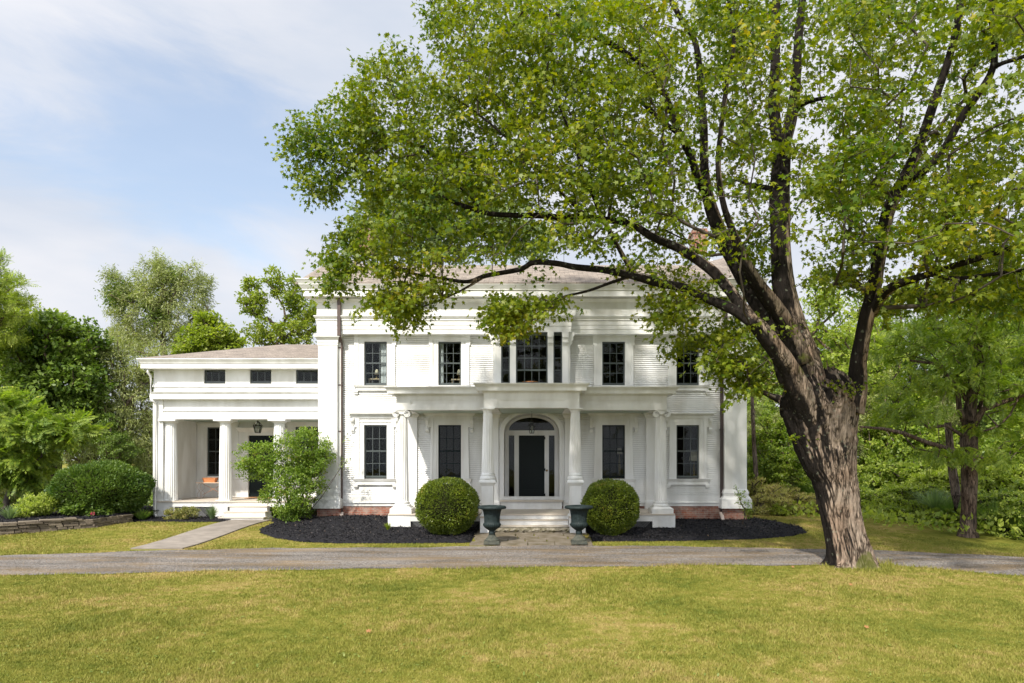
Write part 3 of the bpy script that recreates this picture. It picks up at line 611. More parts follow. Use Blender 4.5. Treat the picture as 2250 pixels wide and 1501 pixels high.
# pedestals and Doric columns of the centre
def ring_sq(m, cx, cy, h0, h1, z0, z1): m.taper(cx - h0, cx + h0, cy - h0, cy + h0, cx - h1, cx + h1, cy - h1, cy + h1, z0, z1)
for s in (-1, 1):
    cx = CXH + s * 1.383; cy = 21.62
    m = hb(); h = .185
    m.box(cx - h, cx + h, cy - h + .012, cy + h, ZP + .06, 1.60)
    for (a, b) in ((cx - h, cx - h + .05), (cx + h - .05, cx + h)): m.box(a, b, cy - h, cy - h + .0115, ZP + .06, 1.60)
    m.box(cx - h + .05, cx + h - .05, cy - h, cy - h + .0115, 1.53, 1.60); m.box(cx - h + .05, cx + h - .05, cy - h, cy - h + .0115, ZP + .06, ZP + .16)
    ring_sq(m, cx, cy, h + .05, h + .02, ZP, ZP + .0599); ring_sq(m, cx, cy, h + .005, h + .07, 1.6001, 1.70); ring_sq(m, cx, cy, .275, .275, 1.7001, 1.745); ring_sq(m, cx, cy, .27, .235, 1.7451, 1.80)
    m.build('pedestal', WHITE, H)
    m = hb(); z0, z1 = 1.80, Z(907, cy)
    m.lathe(cx, cy, [(.255, z0), (.262, z0 + .03), (.258, z0 + .07), (.235, z0 + .10), (.215, z0 + .115), (.225, z0 + .13), (.235, z0 + .15), (.225, z0 + .17), (.205, z0 + .185), (.203, z0 + .2)], 48)
    prof = [(.2 - .058 * (t / 8) ** 1.25, z0 + .2 + (z1 - z0 - .2) * t / 8) for t in range(9)]
    m.lathe(cx, cy, [(prof[0][0] + .004, prof[0][1] - .01)] + prof, 120, 20, .085, (prof[0][1], 99), smooth=False)
    m.lathe(cx, cy, [(.142, z1), (.15, z1 + .012), (.146, z1 + .03), (.15, z1 + .05), (.19, z1 + .095), (.19, z1 + .105)], 48)
    m.build('fluted_column', WHITE, H)
    # Ionic columns of the sides
    cx = CXH + s * 4.28; cy = 22.65
    m = hb(); ring_sq(m, cx, cy, .355, .355, ZP + .001, .82); ring_sq(m, cx, cy, .335, .27, .8201, .88); z0 = .88
    m.lathe(cx, cy, [(.27, z0), (.285, z0 + .02), (.28, z0 + .05), (.245, z0 + .085), (.225, z0 + .095), (.232, z0 + .11), (.245, z0 + .125), (.24, z0 + .145), (.215, z0 + .16), (.212, z0 + .172)], 48)
    z1 = 3.88; prof = [(.205 - .045 * (t / 8) ** 1.3, z0 + .172 + (z1 - z0 - .172) * t / 8) for t in range(9)]
    m.lathe(cx, cy, prof, 120, 20, .085, smooth=False)
    colm = m.build('fluted_column', WHITE, H)
    m = hb(); m.lathe(cx, cy, [(.16, z1), (.185, z1 + .02), (.2, z1 + .05), (.19, z1 + .075)], 40)
    m.prism([(cx - .22, z1 + .06), (cx - .1, z1 + .045), (cx + .1, z1 + .045), (cx + .22, z1 + .06), (cx + .22, z1 + .145), (cx - .22, z1 + .145)], cy - .2, cy + .2, 'y')
    m.box(cx - .215, cx + .215, cy - .215, cy + .215, z1 + .1451, z1 + .17)
    for q in (-1, 1):
        vx, vz = cx + q * .195, z1 + .045
        m.rings([[(vx + rr * math.cos(a * math.pi / 14), y, vz + rr * math.sin(a * math.pi / 14)) for a in range(28)] for rr, y in ((.095, cy - .2), (.075, cy - .1), (.065, cy), (.075, cy + .1), (.095, cy + .2))])
        sp = []
        for i in range(56):
            a = i / 56 * 2.4 * 2 * math.pi; rr = .106 * (1 - i / 56) ** .9 + .012
            sp.append((vx - q * rr * math.sin(a), cy - .205, vz + rr * math.cos(a)))
        m.tube(sp, [.017 - .008 * i / 56 for i in range(56)], 6); m.lathe(vx, cy, [(.001, vz), (.001, vz)], 3)
    m.build('ionic_capital', WHITE, colm)
    # pilasters on the wall behind
    for (px_, w_) in ((4.33, .215), (1.36, .17)):
        m = hb(); cx = CXH + s * px_; y0 = W - .10; zt_ = 4.06
        m.box(cx - w_, cx + w_, y0, W - .0, ZP + .3, zt_ - .3); m.box(cx - w_ - .01, cx + w_ + .01, y0 - .01, W, zt_ - .2999, zt_ - .25); m.box(cx - w_ - .005, cx + w_ + .005, y0 - .005, W, zt_ - .2499, zt_ - .14)
        m.taper(cx - w_ - .01, cx + w_ + .01, y0 - .01, W, cx - w_ - .07, cx + w_ + .07, y0 - .07, W, zt_ - .1399, zt_ - .05); m.box(cx - w_ - .08, cx + w_ + .08, y0 - .08, W, zt_ - .0499, zt_ - .001)
        m.taper(cx - w_ - .05, cx + w_ + .05, y0 - .05, W, cx - w_ - .01, cx + w_ + .01, y0 - .01, W, ZP + .22, ZP + .2999); m.box(cx - w_ - .05, cx + w_ + .05, y0 - .05, W, ZP + .001, ZP + .2199)
        m.build('pilaster', WHITE, H)
# entablature
m = hb(); ZB = 4.056; YE = 22.42; xe = 4.44
ZFA, ZFB, ZFC = 4.572, 4.665, 4.796
def ent_box(m, x0, x1, yf, yb, panels):
    d = .035; zt_ = ZFA + .05
    m.box(x0, x1, yf + d, yb, ZB, zt_)
    edges = [x0] + [e for p in panels for e in p] + [x1]
    for i in range(0, len(edges), 2): m.box(edges[i], edges[i + 1], yf, yf + d - .0005, ZB, zt_)
    for a, b in panels:
        m.box(a, b, yf, yf + d - .0005, ZB, Z(891, yf)); m.box(a, b, yf, yf + d - .0005, Z(877, yf), zt_)
        m.box(a, a + .035, yf + .014, yf + d - .0005, Z(891, yf) + .0005, Z(877, yf) - .0005); m.box(b - .035, b, yf + .014, yf + d - .0005, Z(891, yf) + .0005, Z(877, yf) - .0005)
        m.box(a + .036, b - .036, yf + .014, yf + d - .0005, Z(891, yf) + .0005, Z(891, yf) + .035); m.box(a + .036, b - .036, yf + .014, yf + d - .0005, Z(877, yf) - .035, Z(877, yf) - .0005)
yc_ = 21.42; xc = 1.50
ent_box(m, CXH - xe, CXH - xc - .0, YE, YE + .42, [(CXH - xe + .46, CXH - xc - .22)])
ent_box(m, CXH + xc + .0, CXH + xe, YE, YE + .42, [(CXH + xc + .22, CXH + xe - .46)])
m.box(CXH - xe, CXH - xe + .42, YE + .4201, W, ZB, ZFA + .05); m.box(CXH + xe - .42, CXH + xe, YE + .4201, W, ZB, ZFA + .05)
ent_box(m, CXH - xc, CXH + xc, yc_, yc_ + .42, [(CXH - xc + .42, CXH + xc - .42)])
m.box(CXH - xc, CXH - xc + .42, yc_ + .4201, W, ZB, ZFA + .05); m.box(CXH + xc - .42, CXH + xc, yc_ + .4201, W, ZB, ZFA + .05)
for s in (-1, 1): ring_sq(m, CXH + s * 1.383, 21.62, .225, .225, 4.012, ZB - .0005)
entab = m.build('entablature', WHITE, H)
m = hb()
for s in (-1, 1):    # side cornices stop against the centre
    a, b = sorted((CXH + s * (xe + .25), CXH + s * (xc + .05)))
    def tt(o0, o1, z0, z1):
        if s < 0: m.taper(CXH - xe - o0, CXH - xc, YE - o0, W, CXH - xe - o1, CXH - xc, YE - o1, W, z0, z1)
        else: m.taper(CXH + xc, CXH + xe + o0, YE - o0, W, CXH + xc, CXH + xe + o1, YE - o1, W, z0, z1)
    tt(.03, .08, ZFA - .06, ZFA - .0005); tt(.25, .25, ZFA, ZFB); tt(.265, .27, ZFB + .0005, ZFB + .03); tt(.275, .335, ZFB + .0305, ZFC - .025); tt(.345, .345, ZFC - .0245, ZFC)
for (o0, o1, z0, z1) in ((.03, .07, ZFA - .06, ZFA - .0005), (.214, .214, ZFA + .001, ZFB - .001), (.225, .23, ZFB, ZFB + .032), (.235, .295, ZFB + .0325, ZFC - .02), (.305, .305, ZFC - .0195, ZFC + .006)):
    m.taper(CXH - xc - o0, CXH + xc + o0, yc_ - o0, W, CXH - xc - o1, CXH + xc + o1, yc_ - o1, W, z0, z1)
m.build('portico_cornice', WHITE, H)
m = hb(); m.box(CXH - xe + .43, CXH - xc - .001, YE + .43, W, ZB + .02, ZB + .05); m.box(CXH + xc + .001, CXH + xe - .43, YE + .43, W, ZB + .02, ZB + .05); m.box(CXH - xc + .43, CXH + xc - .43, yc_ + .43, W, ZB + .02, ZB + .05); m.build('portico_ceiling', CEIL, H)

# --- downspouts of the main house
def spout(pts, w, m_, name='downspout', label=None, bands=()):
    m = hb()
    for (a, b) in zip(pts[:-1], pts[1:]):
        (xa, ya_, za), (xb_, yb_, zb2) = a, b
        m.taper(xb_ - w, xb_ + w, yb_ - w * .8, yb_ + w * .8, xa - w, xa + w, ya_ - w * .8, ya_ + w * .8, zb2, za)
    o = m.build(name, m_, H)
    if label: o['label'] = label
    for (x, y, z_) in bands:
        m = hb(); m.box(x - w - .012, x + w + .012, y - w * .8 - .012, y + w * .8 + .02, z_ - .025, z_ + .025); m.build('strap', m_, o)
yy = 24.20; xs = X(745, yy); xs2 = X(748.5, 24.45)
spout([(xs, yy, Z(655, yy)), (xs, yy, Z(737, yy)), (xs2, 24.47, Z(753, 24.4)), (xs2, 24.47, Z(1128, 24.4)), (xs2 + .03, 24.3, Z(1135, 24.4))], .058, COPPER, label='reddish brown downspout beside the left corner pilaster', bands=[(xs2, 24.47, Z(p, 24.4)) for p in (764, 846, 948)])
xs = X(1594, yy); xs2 = X(1586.5, 24.45)
spout([(xs, yy, Z(655, yy)), (xs, yy, Z(737, yy)), (xs2, 24.47, Z(753, 24.4)), (xs2, 24.47, Z(1124, 24.4))], .058, COPPER_D, label='dark brown downspout beside the right corner pilaster', bands=[(xs2, 24.47, Z(p, 24.4)) for p in (944, 1100)])
for xx, a in ((X(749.5, 24.3), 1126), (X(1587, 24.3), 1126)):
    m = hb(); m.taper(xx - .05, xx + .05, 24.12, 24.22, xx - .06, xx + .06, 24.40, 24.5, Z(1146, 24.3), Z(a, 24.3)); m.build('downspout_foot', PVC, H)

# ================================================================ THE WING
V = 25.8; VB = 28.4
wx0 = X(336, V); wxi = X(357.6, V); wx1 = -7.66; ZW = .85; ZC = Z(921, V)
def zv(p): return Z(p, V)
m = hb()    # pier, beam, boxed entablature
m.box(wx0, wxi, V, V + .35, .3, zv(877)); m.box(wx0 - .02, wxi + .02, V - .02, V + .3, zv(1082), zv(1078))
m.box(wxi, wx1, V + .02, V + .4, ZC, zv(899)); m.box(wxi, wx1, V - .01, V + .35, zv(903.5), zv(900)); m.box(wxi, wx1, V + .07, V + .35, zv(898.9), zv(870))
m.box(wx0 + .001, wxi - .001, V + .3501, VB, .3, zv(860)); m.build('porch_frame', WHITE, H)
m = hb()    # lower cornice band, attic wall with three vents
yl = V - .18
m.box(X(332, yl), wx1, yl, V + .3, Z(877, yl), Z(865.5, yl)); m.taper(X(332, yl), wx1, yl - .01, V + .3, X(331, yl), wx1, yl - .05, V + .3, Z(865.4, yl), Z(861.5, yl)); m.taper(X(333, yl), wx1, yl, V + .3, X(336, yl), wx1, V + .0, V + .3, Z(861.3, yl), Z(859, yl))
m.box(wx0, wx1, V + .06, V + .3, zv(862), zv(850.5)); m.box(wx0 - .03, wx1, V + .01, V + .3, zv(850.3), zv(847)); m.box(wx0 - .015, wx1, V + .035, V + .3, zv(846.8), zv(843))
vents = [(448, 495), (549, 596), (650, 698.5)]
xs_ = [wx0] + [X(p, V + .06) for v_ in vents for p in v_] + [wx1]
for i in range(0, len(xs_), 2):
    if xs_[i + 1] - xs_[i] > .01: m.box(xs_[i], xs_[i + 1], V + .06, V + .3, zv(842.8), zv(805))
for a, b in vents: m.box(X(a, V + .06) + .0005, X(b, V + .06) - .0005, V + .06, V + .3, zv(811.5), zv(805))
m.box(wx0, wx0 + .2, V + .3001, 34, zv(860), 6.0); m.build('attic_wall', WHITE, H)
for a, b in vents:
    m = hb(); x0, x1 = X(a, V + .06), X(b, V + .06); z0, z1 = zv(842.6), zv(811.6); y = V + .12
    m.box(x0, x0 + .03, y, y + .04, z0, z1); m.box(x1 - .03, x1, y, y + .04, z0, z1); m.box(x0 + .03, x1 - .03, y, y + .04, z0, z0 + .1); m.box(x0 + .03, x1 - .03, y, y + .04, z1 - .03, z1)
    for i in range(1, 3): xx = x0 + (x1 - x0) * i / 3; m.box(xx - .012, xx + .012, y + .005, y + .035, z0 + .1, z1 - .03)
    w = m.build('attic_window', SASH, H)
    m = hb(); m.box(x0 + .031, x1 - .031, y + .02, y + .024, z0 + .101, z1 - .031); m.build('pane', GLASS, w)
m = hb(); m.box(wx0 + .3, wx1, V + .7, V + .8, zv(862), zv(800)); m.box(wx0 + .3, wx1, V + .3, V + .7, zv(862), zv(861)); m.build('attic_interior', ROOM, H)
m = hb(); yk = V - .35; x0 = X(308.6, yk)
crown(m, x0, wx1 - .0, yk, [(0, 0, Z(809.5, yk), Z(798.5, yk))], 34); x1 = wx1
for (o0, o1, pa, pb) in ((.02, .03, 798.3, 796), (.035, .09, 795.9, 790.5), (.10, .10, 790.4, 788)): m.taper(x0 - o0, x1, yk - o0, 34, x0 - o1, x1, yk - o1, 34, Z(pa, yk), Z(pb, yk))
m.build('wing_cornice', WHITE, H)
zE = Z(788, yk) + .01; xE = x0 - .08; rY = 30.3; rx = X(619, rY); rz = Z(757, rY)
m = hb(); v = [(xE, yk - .08, zE), (wx1, yk - .08, zE), (wx1, rY, rz), (rx, rY, rz), (xE, 35, zE), (wx1, 35, zE)]
m.add(v, [(0, 1, 2, 3), (0, 3, 4), (3, 2, 5, 4)]); m.build('wing_roof', SHINGLE, H)
for pc in (375, 495, 613.5):
    cx = X(pc, V + .22); cy = V + .24; z0 = ZW + .001; z1 = zv(930); r0, r1 = .24, .195
    m = hb(); prof = [(r0 - (r0 - r1) * (t / 8) ** 1.2, z0 + (z1 - z0) * t / 8) for t in range(9)]
    m.lathe(cx, cy, prof, 100, 20, .085, smooth=False); m.lathe(cx, cy, [(r1, z1), (r1 + .02, z1 + .005), (r1 + .03, z1 + .02), (r1 + .10, z1 + .07), (r1 + .105, z1 + .08)], 40)
    ring_sq(m, cx, cy, r1 + .13, r1 + .13, z1 + .081, ZC - .0005); ring_sq(m, cx, cy, r0 + .03, r0 + .03, z0, z0 + .03)
    m.build('fluted_column', WHITE, H)
m = hb(); m.box(wx0 + .05, wx1, V - .04, VB, ZW - .05, ZW); m.build('porch_floor', DECK, H)
m = hb(); m.box(wx0 + .08, wx1, V, V + .06, zv(1113.5), ZW - .051); m.box(wx0 + .08, X(384, V), V - .003, V + .3, -.1, ZW - .052); m.box(X(471, V), X(500, V), V - .003, V + .3, -.1, ZW - .052); m.build('porch_skirt', WHITE, H)
lattice('lattice', X(384, V) + .01, X(471, V) - .01, V + .02, -.02, zv(1113.6))
m = hb(); m.box(wx0 + .0, wx0 + .3, V + .31, 34, -.1, .3); m.build('wing_foundation', BRICK, H)
m = hb(); m.box(wxi, wx1, V + .41, VB, ZC + .03, ZC + .06); m.build('porch_ceiling', CEIL, H)
# porch back wall with its window, door and second window
def xv(p): return X(p, VB)
def zvb(p): return Z(p, VB)
openv = [(xv(455), xv(505), zvb(1046), zvb(939)), (xv(546), xv(607), ZW, zvb(957)), (xv(649), xv(705), zvb(1046), zvb(938))]
m = hb(); xs_ = [wx0 + .2] + [e for o in openv for e in o[:2]] + [wx1]
for i in range(0, len(xs_), 2): m.box(xs_[i], xs_[i + 1], VB, VB + .15, ZW, ZC + .1)
for a, b, c, d in openv:
    m.box(a, b, VB + .001, VB + .15, d, ZC + .1)
    if c > ZW: m.box(a, b, VB + .001, VB + .15, ZW, c)
m.build('porch_wall', WHITE, H)
for a, b, c, d in (openv[0], openv[2]):
    m = hb()
    for s, e in ((-1, a), (1, b)):
        p, q = sorted((e, e + s * .26)); m.box(p, q, VB - .03, VB, c - .02, d + .12); p, q = sorted((e + s * .26, e + s * .36)); m.box(p, q, VB - .05, VB, c - .02, d + .12); p, q = sorted((e + s * .1, e + s * .13)); m.box(p, q, VB - .045, VB - .03, c, d)
    m.box(a, b, VB - .03, VB, d, d + .12); m.box(a - .38, b + .38, VB - .07, VB, c - .12, c - .021)
    m.box(a - .4, b + .4, VB - .09, VB, d + .1201, d + .2)
    w = m.build('window', WHITE, H); sash(w, (a + b) / 2, (b - a) / 2, c, d, VB)
a, b, c, d = openv[1]
m = hb(); m.box(a - .32, a, VB - .04, VB, ZW, d + .15); m.box(b, b + .32, VB - .04, VB, ZW, d + .15); m.box(a, b, VB - .04, VB, d, d + .15); m.taper(a - .36, b + .36, VB - .08, VB, a - .46, b + .46, VB - .2, VB, d + .1501, d + .30); m.box(a - .47, b + .47, VB - .21, VB, d + .3001, d + .33)
sd = m.build('side_door', WHITE, H)
m = hb(); y = VB + .06; m.box(a, b, y, y + .04, ZW + .005, d)
for p, q in ((a + .12, (a + b) / 2 - .04), ((a + b) / 2 + .04, b - .12)):
    for r_, t_ in ((ZW + .2, ZW + .95), (ZW + 1.1, d - .15)): m.taper(p, q, y - .012, y, p + .02, q - .02, y - .012, y, r_, t_)
m.build('door_leaf', DOOR, sd)
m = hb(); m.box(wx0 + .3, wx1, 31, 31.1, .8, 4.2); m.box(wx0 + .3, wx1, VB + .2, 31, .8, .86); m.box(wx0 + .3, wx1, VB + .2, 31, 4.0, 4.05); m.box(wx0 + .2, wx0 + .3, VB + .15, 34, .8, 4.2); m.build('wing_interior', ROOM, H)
m = hb(); m.box(wx0, wx0 + .19, VB + .001, 34, .3, zv(860)); m.build('wing_side_wall', WHITE, H)
# wing steps
WS0, WS1 = X(483, 25.0), X(583, 25.0)
m = hb(); wst = [(.68, 25.5), (.495, 25.18), (.315, 24.86)]
ins = [.12, .06, 0]
for (zt_, yf), i_ in zip(wst, ins): m.box(WS0 + i_ + .02, WS1 - i_ - .02, yf, V - .005, -.1, zt_ - .035)
ws = m.build('wing_steps', WHITE, H)
m = hb()
for (zt_, yf), i_ in zip(wst, ins): m.box(WS0 + i_, WS1 - i_, yf - .03, yf + .36 if yf < 25.5 else V - .045, zt_ - .035, zt_)
m.build('tread', DECK, ws)
# white downspout with elbow at the left end
m = hb(); xd = X(341.5, V - .08); r_ = .045
m.tube([(X(325, V - .25), V - .25, Z(811, V)), (X(325, V - .25), V - .25, Z(820, V)), (X(331, V - .1), V - .1, Z(828, V)), (X(331.5, V - .1), V - .1, Z(872, V)), (X(332, V - .22), V - .22, Z(880, V)), (xd, V - .1, Z(886, V)), (xd, V - .08, Z(893, V)), (xd, V - .08, Z(1128, V)), (xd + .1, V - .2, Z(1135, V))], r_, 12)
o = m.build('downspout', WHITE, H); o['label'] = 'white downspout with elbows at the left end of the wing'

# ================================================================ PORCH AND ENTRANCE FURNISHINGS
def lantern(name, cx, cy, ztop, zb0, r, label, rod):
    L = (cx, cy, zb0); t = tag(empty(name, L), label, 'lantern', None)
    h = ztop - zb0; M = lambda: MB(L)
    m = M(); zt = zb0 + h * .62; n = 6
    def ringp(rr, z_): return [(cx + rr * math.cos(math.pi * 2 * k / n + .5), cy + rr * math.sin(math.pi * 2 * k / n + .5), z_) for k in range(n)]
    A, B, C_ = ringp(r * .62, zb0), ringp(r, zt), ringp(r * .35, zb0 + h * .9)
    for k in range(n):
        m.tube([A[k], B[k]], .009, 5); m.tube([B[k], C_[k]], .008, 5); m.tube([A[k], A[(k + 1) % n]], .009, 5); m.tube([B[k], B[(k + 1) % n]], .011, 5); m.tube([C_[k], C_[(k + 1) % n]], .008, 5)
    fr = m.build('frame', IRON, t)
    m = M(); m.lathe(cx, cy, [(r * .36, zb0 + h * .9), (r * .3, zb0 + h * .94), (r * .12, zb0 + h * .97), (r * .14, zb0 + h), (.012, zb0 + h * 1.02)], 16); m.build('cap', IRON, t)
    m = M(); m.tube([(cx, cy, zb0 + h), (cx, cy, rod)], .008, 6); m.build('rod', IRON, t)
    m = M(); m.rings([[(x + (cx - x) * .04, y + (cy - y) * .04, z_) for x, y, z_ in rg] for rg in (A, B, C_)], smooth=False, cap=False); m.build('glass', GLASS, t)
    m = M(); m.lathe(cx, cy, [(.02, zb0 + .01), (.022, zb0 + h * .25), (.035, zb0 + h * .35), (.03, zb0 + h * .5), (.005, zb0 + h * .55)], 12); m.build('bulb', LAMPG, t)
    return t
yl_ = 23.2; lantern('hanging_lantern', X(1168.5, yl_), yl_, Z(922, yl_), Z(952, yl_), .125, 'hanging lantern with milky glass before the arched front door', 4.07)
yl_ = 26.9; lantern('hanging_lantern', X(566.5, yl_), yl_, Z(925, yl_), Z(951, yl_), .17, 'black cage lantern hanging from the porch ceiling of the low wing', 3.97)

ty = 27.3; tz = Z(1060, ty); tx0, tx1 = X(434, ty), X(434, ty) + 1.25
L = ((tx0 + tx1) / 2, ty, ZW)
t = tag(empty('console_table', L), 'slim wire console table with a narrow top against the porch wall', 'table')
m = MB(L); m.box(tx0, tx1, ty - .17, ty + .17, tz - .025, tz); m.build('tabletop', WOODL, t)
WIRE = mat('white_wire', (0.45, 0.38, 0.33), 0.5)
for xx in (tx0 + .14, tx1 - .14):
    for yv in (ty - .13, ty + .13):
        m = MB(L); pts = []
        for i in range(33):
            a = i / 32; pts.append((xx + .085 * math.sin(a * 2 * math.pi * 1.0) * (1 if yv < ty else -1), yv, ZW + .01 + (tz - .035 - ZW) * a))
        m.tube(pts, .009, 6); m.tube([(2 * xx - p[0], p[1], p[2]) for p in pts], .009, 6); m.build('leg', WIRE, t)
m = MB(L); m.tube([(tx0 + .2, ty, tz - .05), (tx1 - .2, ty, ZW + .15)], .009, 6); m.tube([(tx0 + .2, ty, ZW + .15), (tx1 - .2, ty, tz - .05)], .009, 6); m.build('cross_brace', mat('rusty_rod', (0.35, 0.16, 0.08), 0.7), t)
bx0, bx1 = X(448, ty), X(476, ty)
m = MB(((bx0 + bx1) / 2, ty, tz)); m.taper(bx0 + .04, bx1 - .04, ty - .1, ty + .1, bx0, bx1, ty - .13, ty + .13, tz + .001, tz + .16); m.box(bx0 - .012, bx1 + .012, ty - .142, ty + .142, tz + .1605, tz + .185)
o = m.build('planter', TERRA); o.location = ((bx0 + bx1) / 2, ty, tz); tag(o, 'orange terracotta trough standing on the porch console table', 'planter')
mx0 = X(545, 27.7); m = MB((mx0, 27.7, ZW)); m.box(mx0, X(600, 27.7), 27.35, 28.1, ZW + .002, ZW + .02); o = m.build('doormat', mat('coir', (0.42, 0.22, 0.10), 0.95, bump=.6, bscale=90)); o.location = (mx0, 27.7, ZW); tag(o, 'orange brown doormat before the wing door', 'doormat')

# urns
def urn(cx, cy, z0, label):
    L = (cx, cy, z0); t = tag(empty('garden_urn', L), label, 'urn', 'cast iron urns flanking the front steps')
    k = .001488
    m = MB(L); pr = [(58, 1150), (60, 1130), (65, 1105), (60, 1095), (56, 1078), (80, 1058), (105, 1040), (135, 1018), (155, 1000), (170, 975), (172, 950), (164, 938), (152, 928), (149, 900), (150, 860), (153, 810), (160, 760), (170, 710), (185, 675), (200, 662), (262, 655), (275, 640), (270, 618), (255, 603), (235, 600), (200, 612), (165, 640), (145, 700), (140, 800)]
    rs = []; n = 144
    for (r, y) in pr:
        fl = .05 if 700 <= y <= 920 and r > 148 else (.07 if 950 <= y <= 1058 else (.035 if y in (655, 640, 618) else 0)); q = 24 if fl != .035 else 36; ring = []
        for j in range(n):
            a = 2 * math.pi * j / n; rr = r * k * (1 - fl * abs(math.sin(a * q / 2))); ring.append((cx + rr * math.cos(a), cy + rr * math.sin(a), z0 + (1310 - y) * k))
        rs.append(ring)
    m.rings(rs); m.build('bowl', URN, t)
    m = MB(L); rs = []
    for (r, y) in [(146, 1262), (140, 1245), (120, 1232), (92, 1200), (68, 1165), (62, 1152), (70, 1146)]:
        fl = .06 if y in (1232, 1200, 1165) else 0
        rs.append([(cx + r * k * (1 - fl * abs(math.sin(2 * math.pi * j / n * 12))) * math.cos(2 * math.pi * j / n), cy + r * k * (1 - fl * abs(math.sin(2 * math.pi * j / n * 12))) * math.sin(2 * math.pi * j / n), z0 + (1310 - y) * k) for j in range(n)])
    m.rings(rs); m.taper(cx - .225, cx + .225, cy - .225, cy + .225, cx - .22, cx + .22, cy - .22, cy + .22, z0 - .02, z0 + .07); m.build('foot', URN_F, t)
    m = MB(L); m.lathe(cx, cy, [(.2, z0 + .9), (.1, z0 + .92), (.01, z0 + .93)], 24); m.build('soil', mat('potting_soil', (.03, .022, .016), .95, bump=.8, bscale=40), t)
urn(X(1081, 19.45), 19.45, T(0, 19.45) + .055, 'verdigris green iron urn by the left boxwood ball'); urn(X(1272, 19.45), 19.45, T(0, 19.45) + .06, 'verdigris green iron urn by the right boxwood ball')

# things seen through the glass
def table_lamp(cx, cy, z0, zs0, zs1, r0, r1, label):
    L = (cx, cy, z0); t = tag(empty('table_lamp', L), label, 'lamp')
    m = MB(L); m.lathe(cx, cy, [(r0, zs0), (r1, zs1)], 28); m.build('lamp_shade', SHADE, t)
    m = MB(L); m.lathe(cx, cy, [(.08, z0), (.08, z0 + .02), (.02, z0 + .05), (.05, z0 + (zs0 - z0) * .4), (.05, z0 + (zs0 - z0) * .6), (.012, z0 + (zs0 - z0) * .9), (.012, zs0 + .05)], 16); m.build('base', BRASS, t)
def desk(cx, cy, z0, w, h, label):
    L = (cx, cy, z0); t = tag(empty('side_table', L), label, 'table'); m = MB(L); m.box(cx - w, cx + w, cy - .2, cy + .2, z0 + h - .04, z0 + h); m.build('tabletop', WOODL, t)
    for a in (-1, 1):
        for b in (-1, 1): m = MB(L); m.box(cx + a * (w - .03) - .02, cx + a * (w - .03) + .02, cy + b * .16 - .02, cy + b * .16 + .02, z0, z0 + h - .041); m.build('leg', WOODL, t)
y = 25.25
desk(X(1524, y), y, .95, .3, .75, 'small table behind the lower right window'); table_lamp(X(1525, y), y, 1.70, Z(1013, y), Z(991, y), .19, .10, 'linen shaded table lamp behind the lower right window')
y = 25.9; desk(X(1362, y), y, .95, .3, .75, 'small table behind the portico window right of the door'); table_lamp(X(1361, y), y, 1.70, Z(998, y), Z(984, y), .12, .07, 'linen shaded table lamp behind the portico window right of the door')
y = 25.1; desk(X(825, y), y, 4.65, .22, Z(833, y) - 4.65, 'small table behind the upper far left window'); table_lamp(X(828, y), y, Z(833, y), Z(823, y), Z(812, y), .09, .04, 'small pale lamp behind the upper far left window')
desk(X(1003, y), y, 4.65, .17, Z(834, y) - 4.65, 'small table behind the upper window left of the bay'); table_lamp(X(1009, y), y, Z(834, y), Z(824, y), Z(812, y), .09, .04, 'small pale lamp behind the upper window left of the bay')
def curtain(px0, px1, label):
    y = 24.74; x0, x1 = X(px0, y), X(px1, y); n = 24; rs = []
    m = MB((x0, y, UZ0)); v = []; f = []
    for i in range(n + 1):
        x = x0 + (x1 - x0) * i / n; yy = y + .03 * math.sin(i * 1.9)
        v += [(x, yy, UZ0 - .1), (x, yy, UZ1 + .05), (x, yy + .006, UZ0 - .1), (x, yy + .006, UZ1 + .05)]
    for i in range(n): b = i * 4; f += [(b, b + 4, b + 5, b + 1), (b + 2, b + 3, b + 7, b + 6)]
    m.add(v, f, True); o = m.build('curtain', CURT); o.location = (x0, y, UZ0); tag(o, label, 'curtain')
curtain(836, 851, 'white curtain at the right edge of the upper far left window'); curtain(962, 975, 'white curtain at the left edge of the upper window left of the bay')
y = 24.35; m = MB((X(1165, y), y, zs)); m.lathe(X(1165, y), y, [(.12, zs + .02), (.27, zs + .07), (.30, zs + .11), (.27, zs + .12), (.2, zs + .07)], 32); o = m.build('bowl', TERRA); o.location = (X(1165, y), y, zs); tag(o, 'wide orange terracotta bowl inside the bay window', 'bowl')
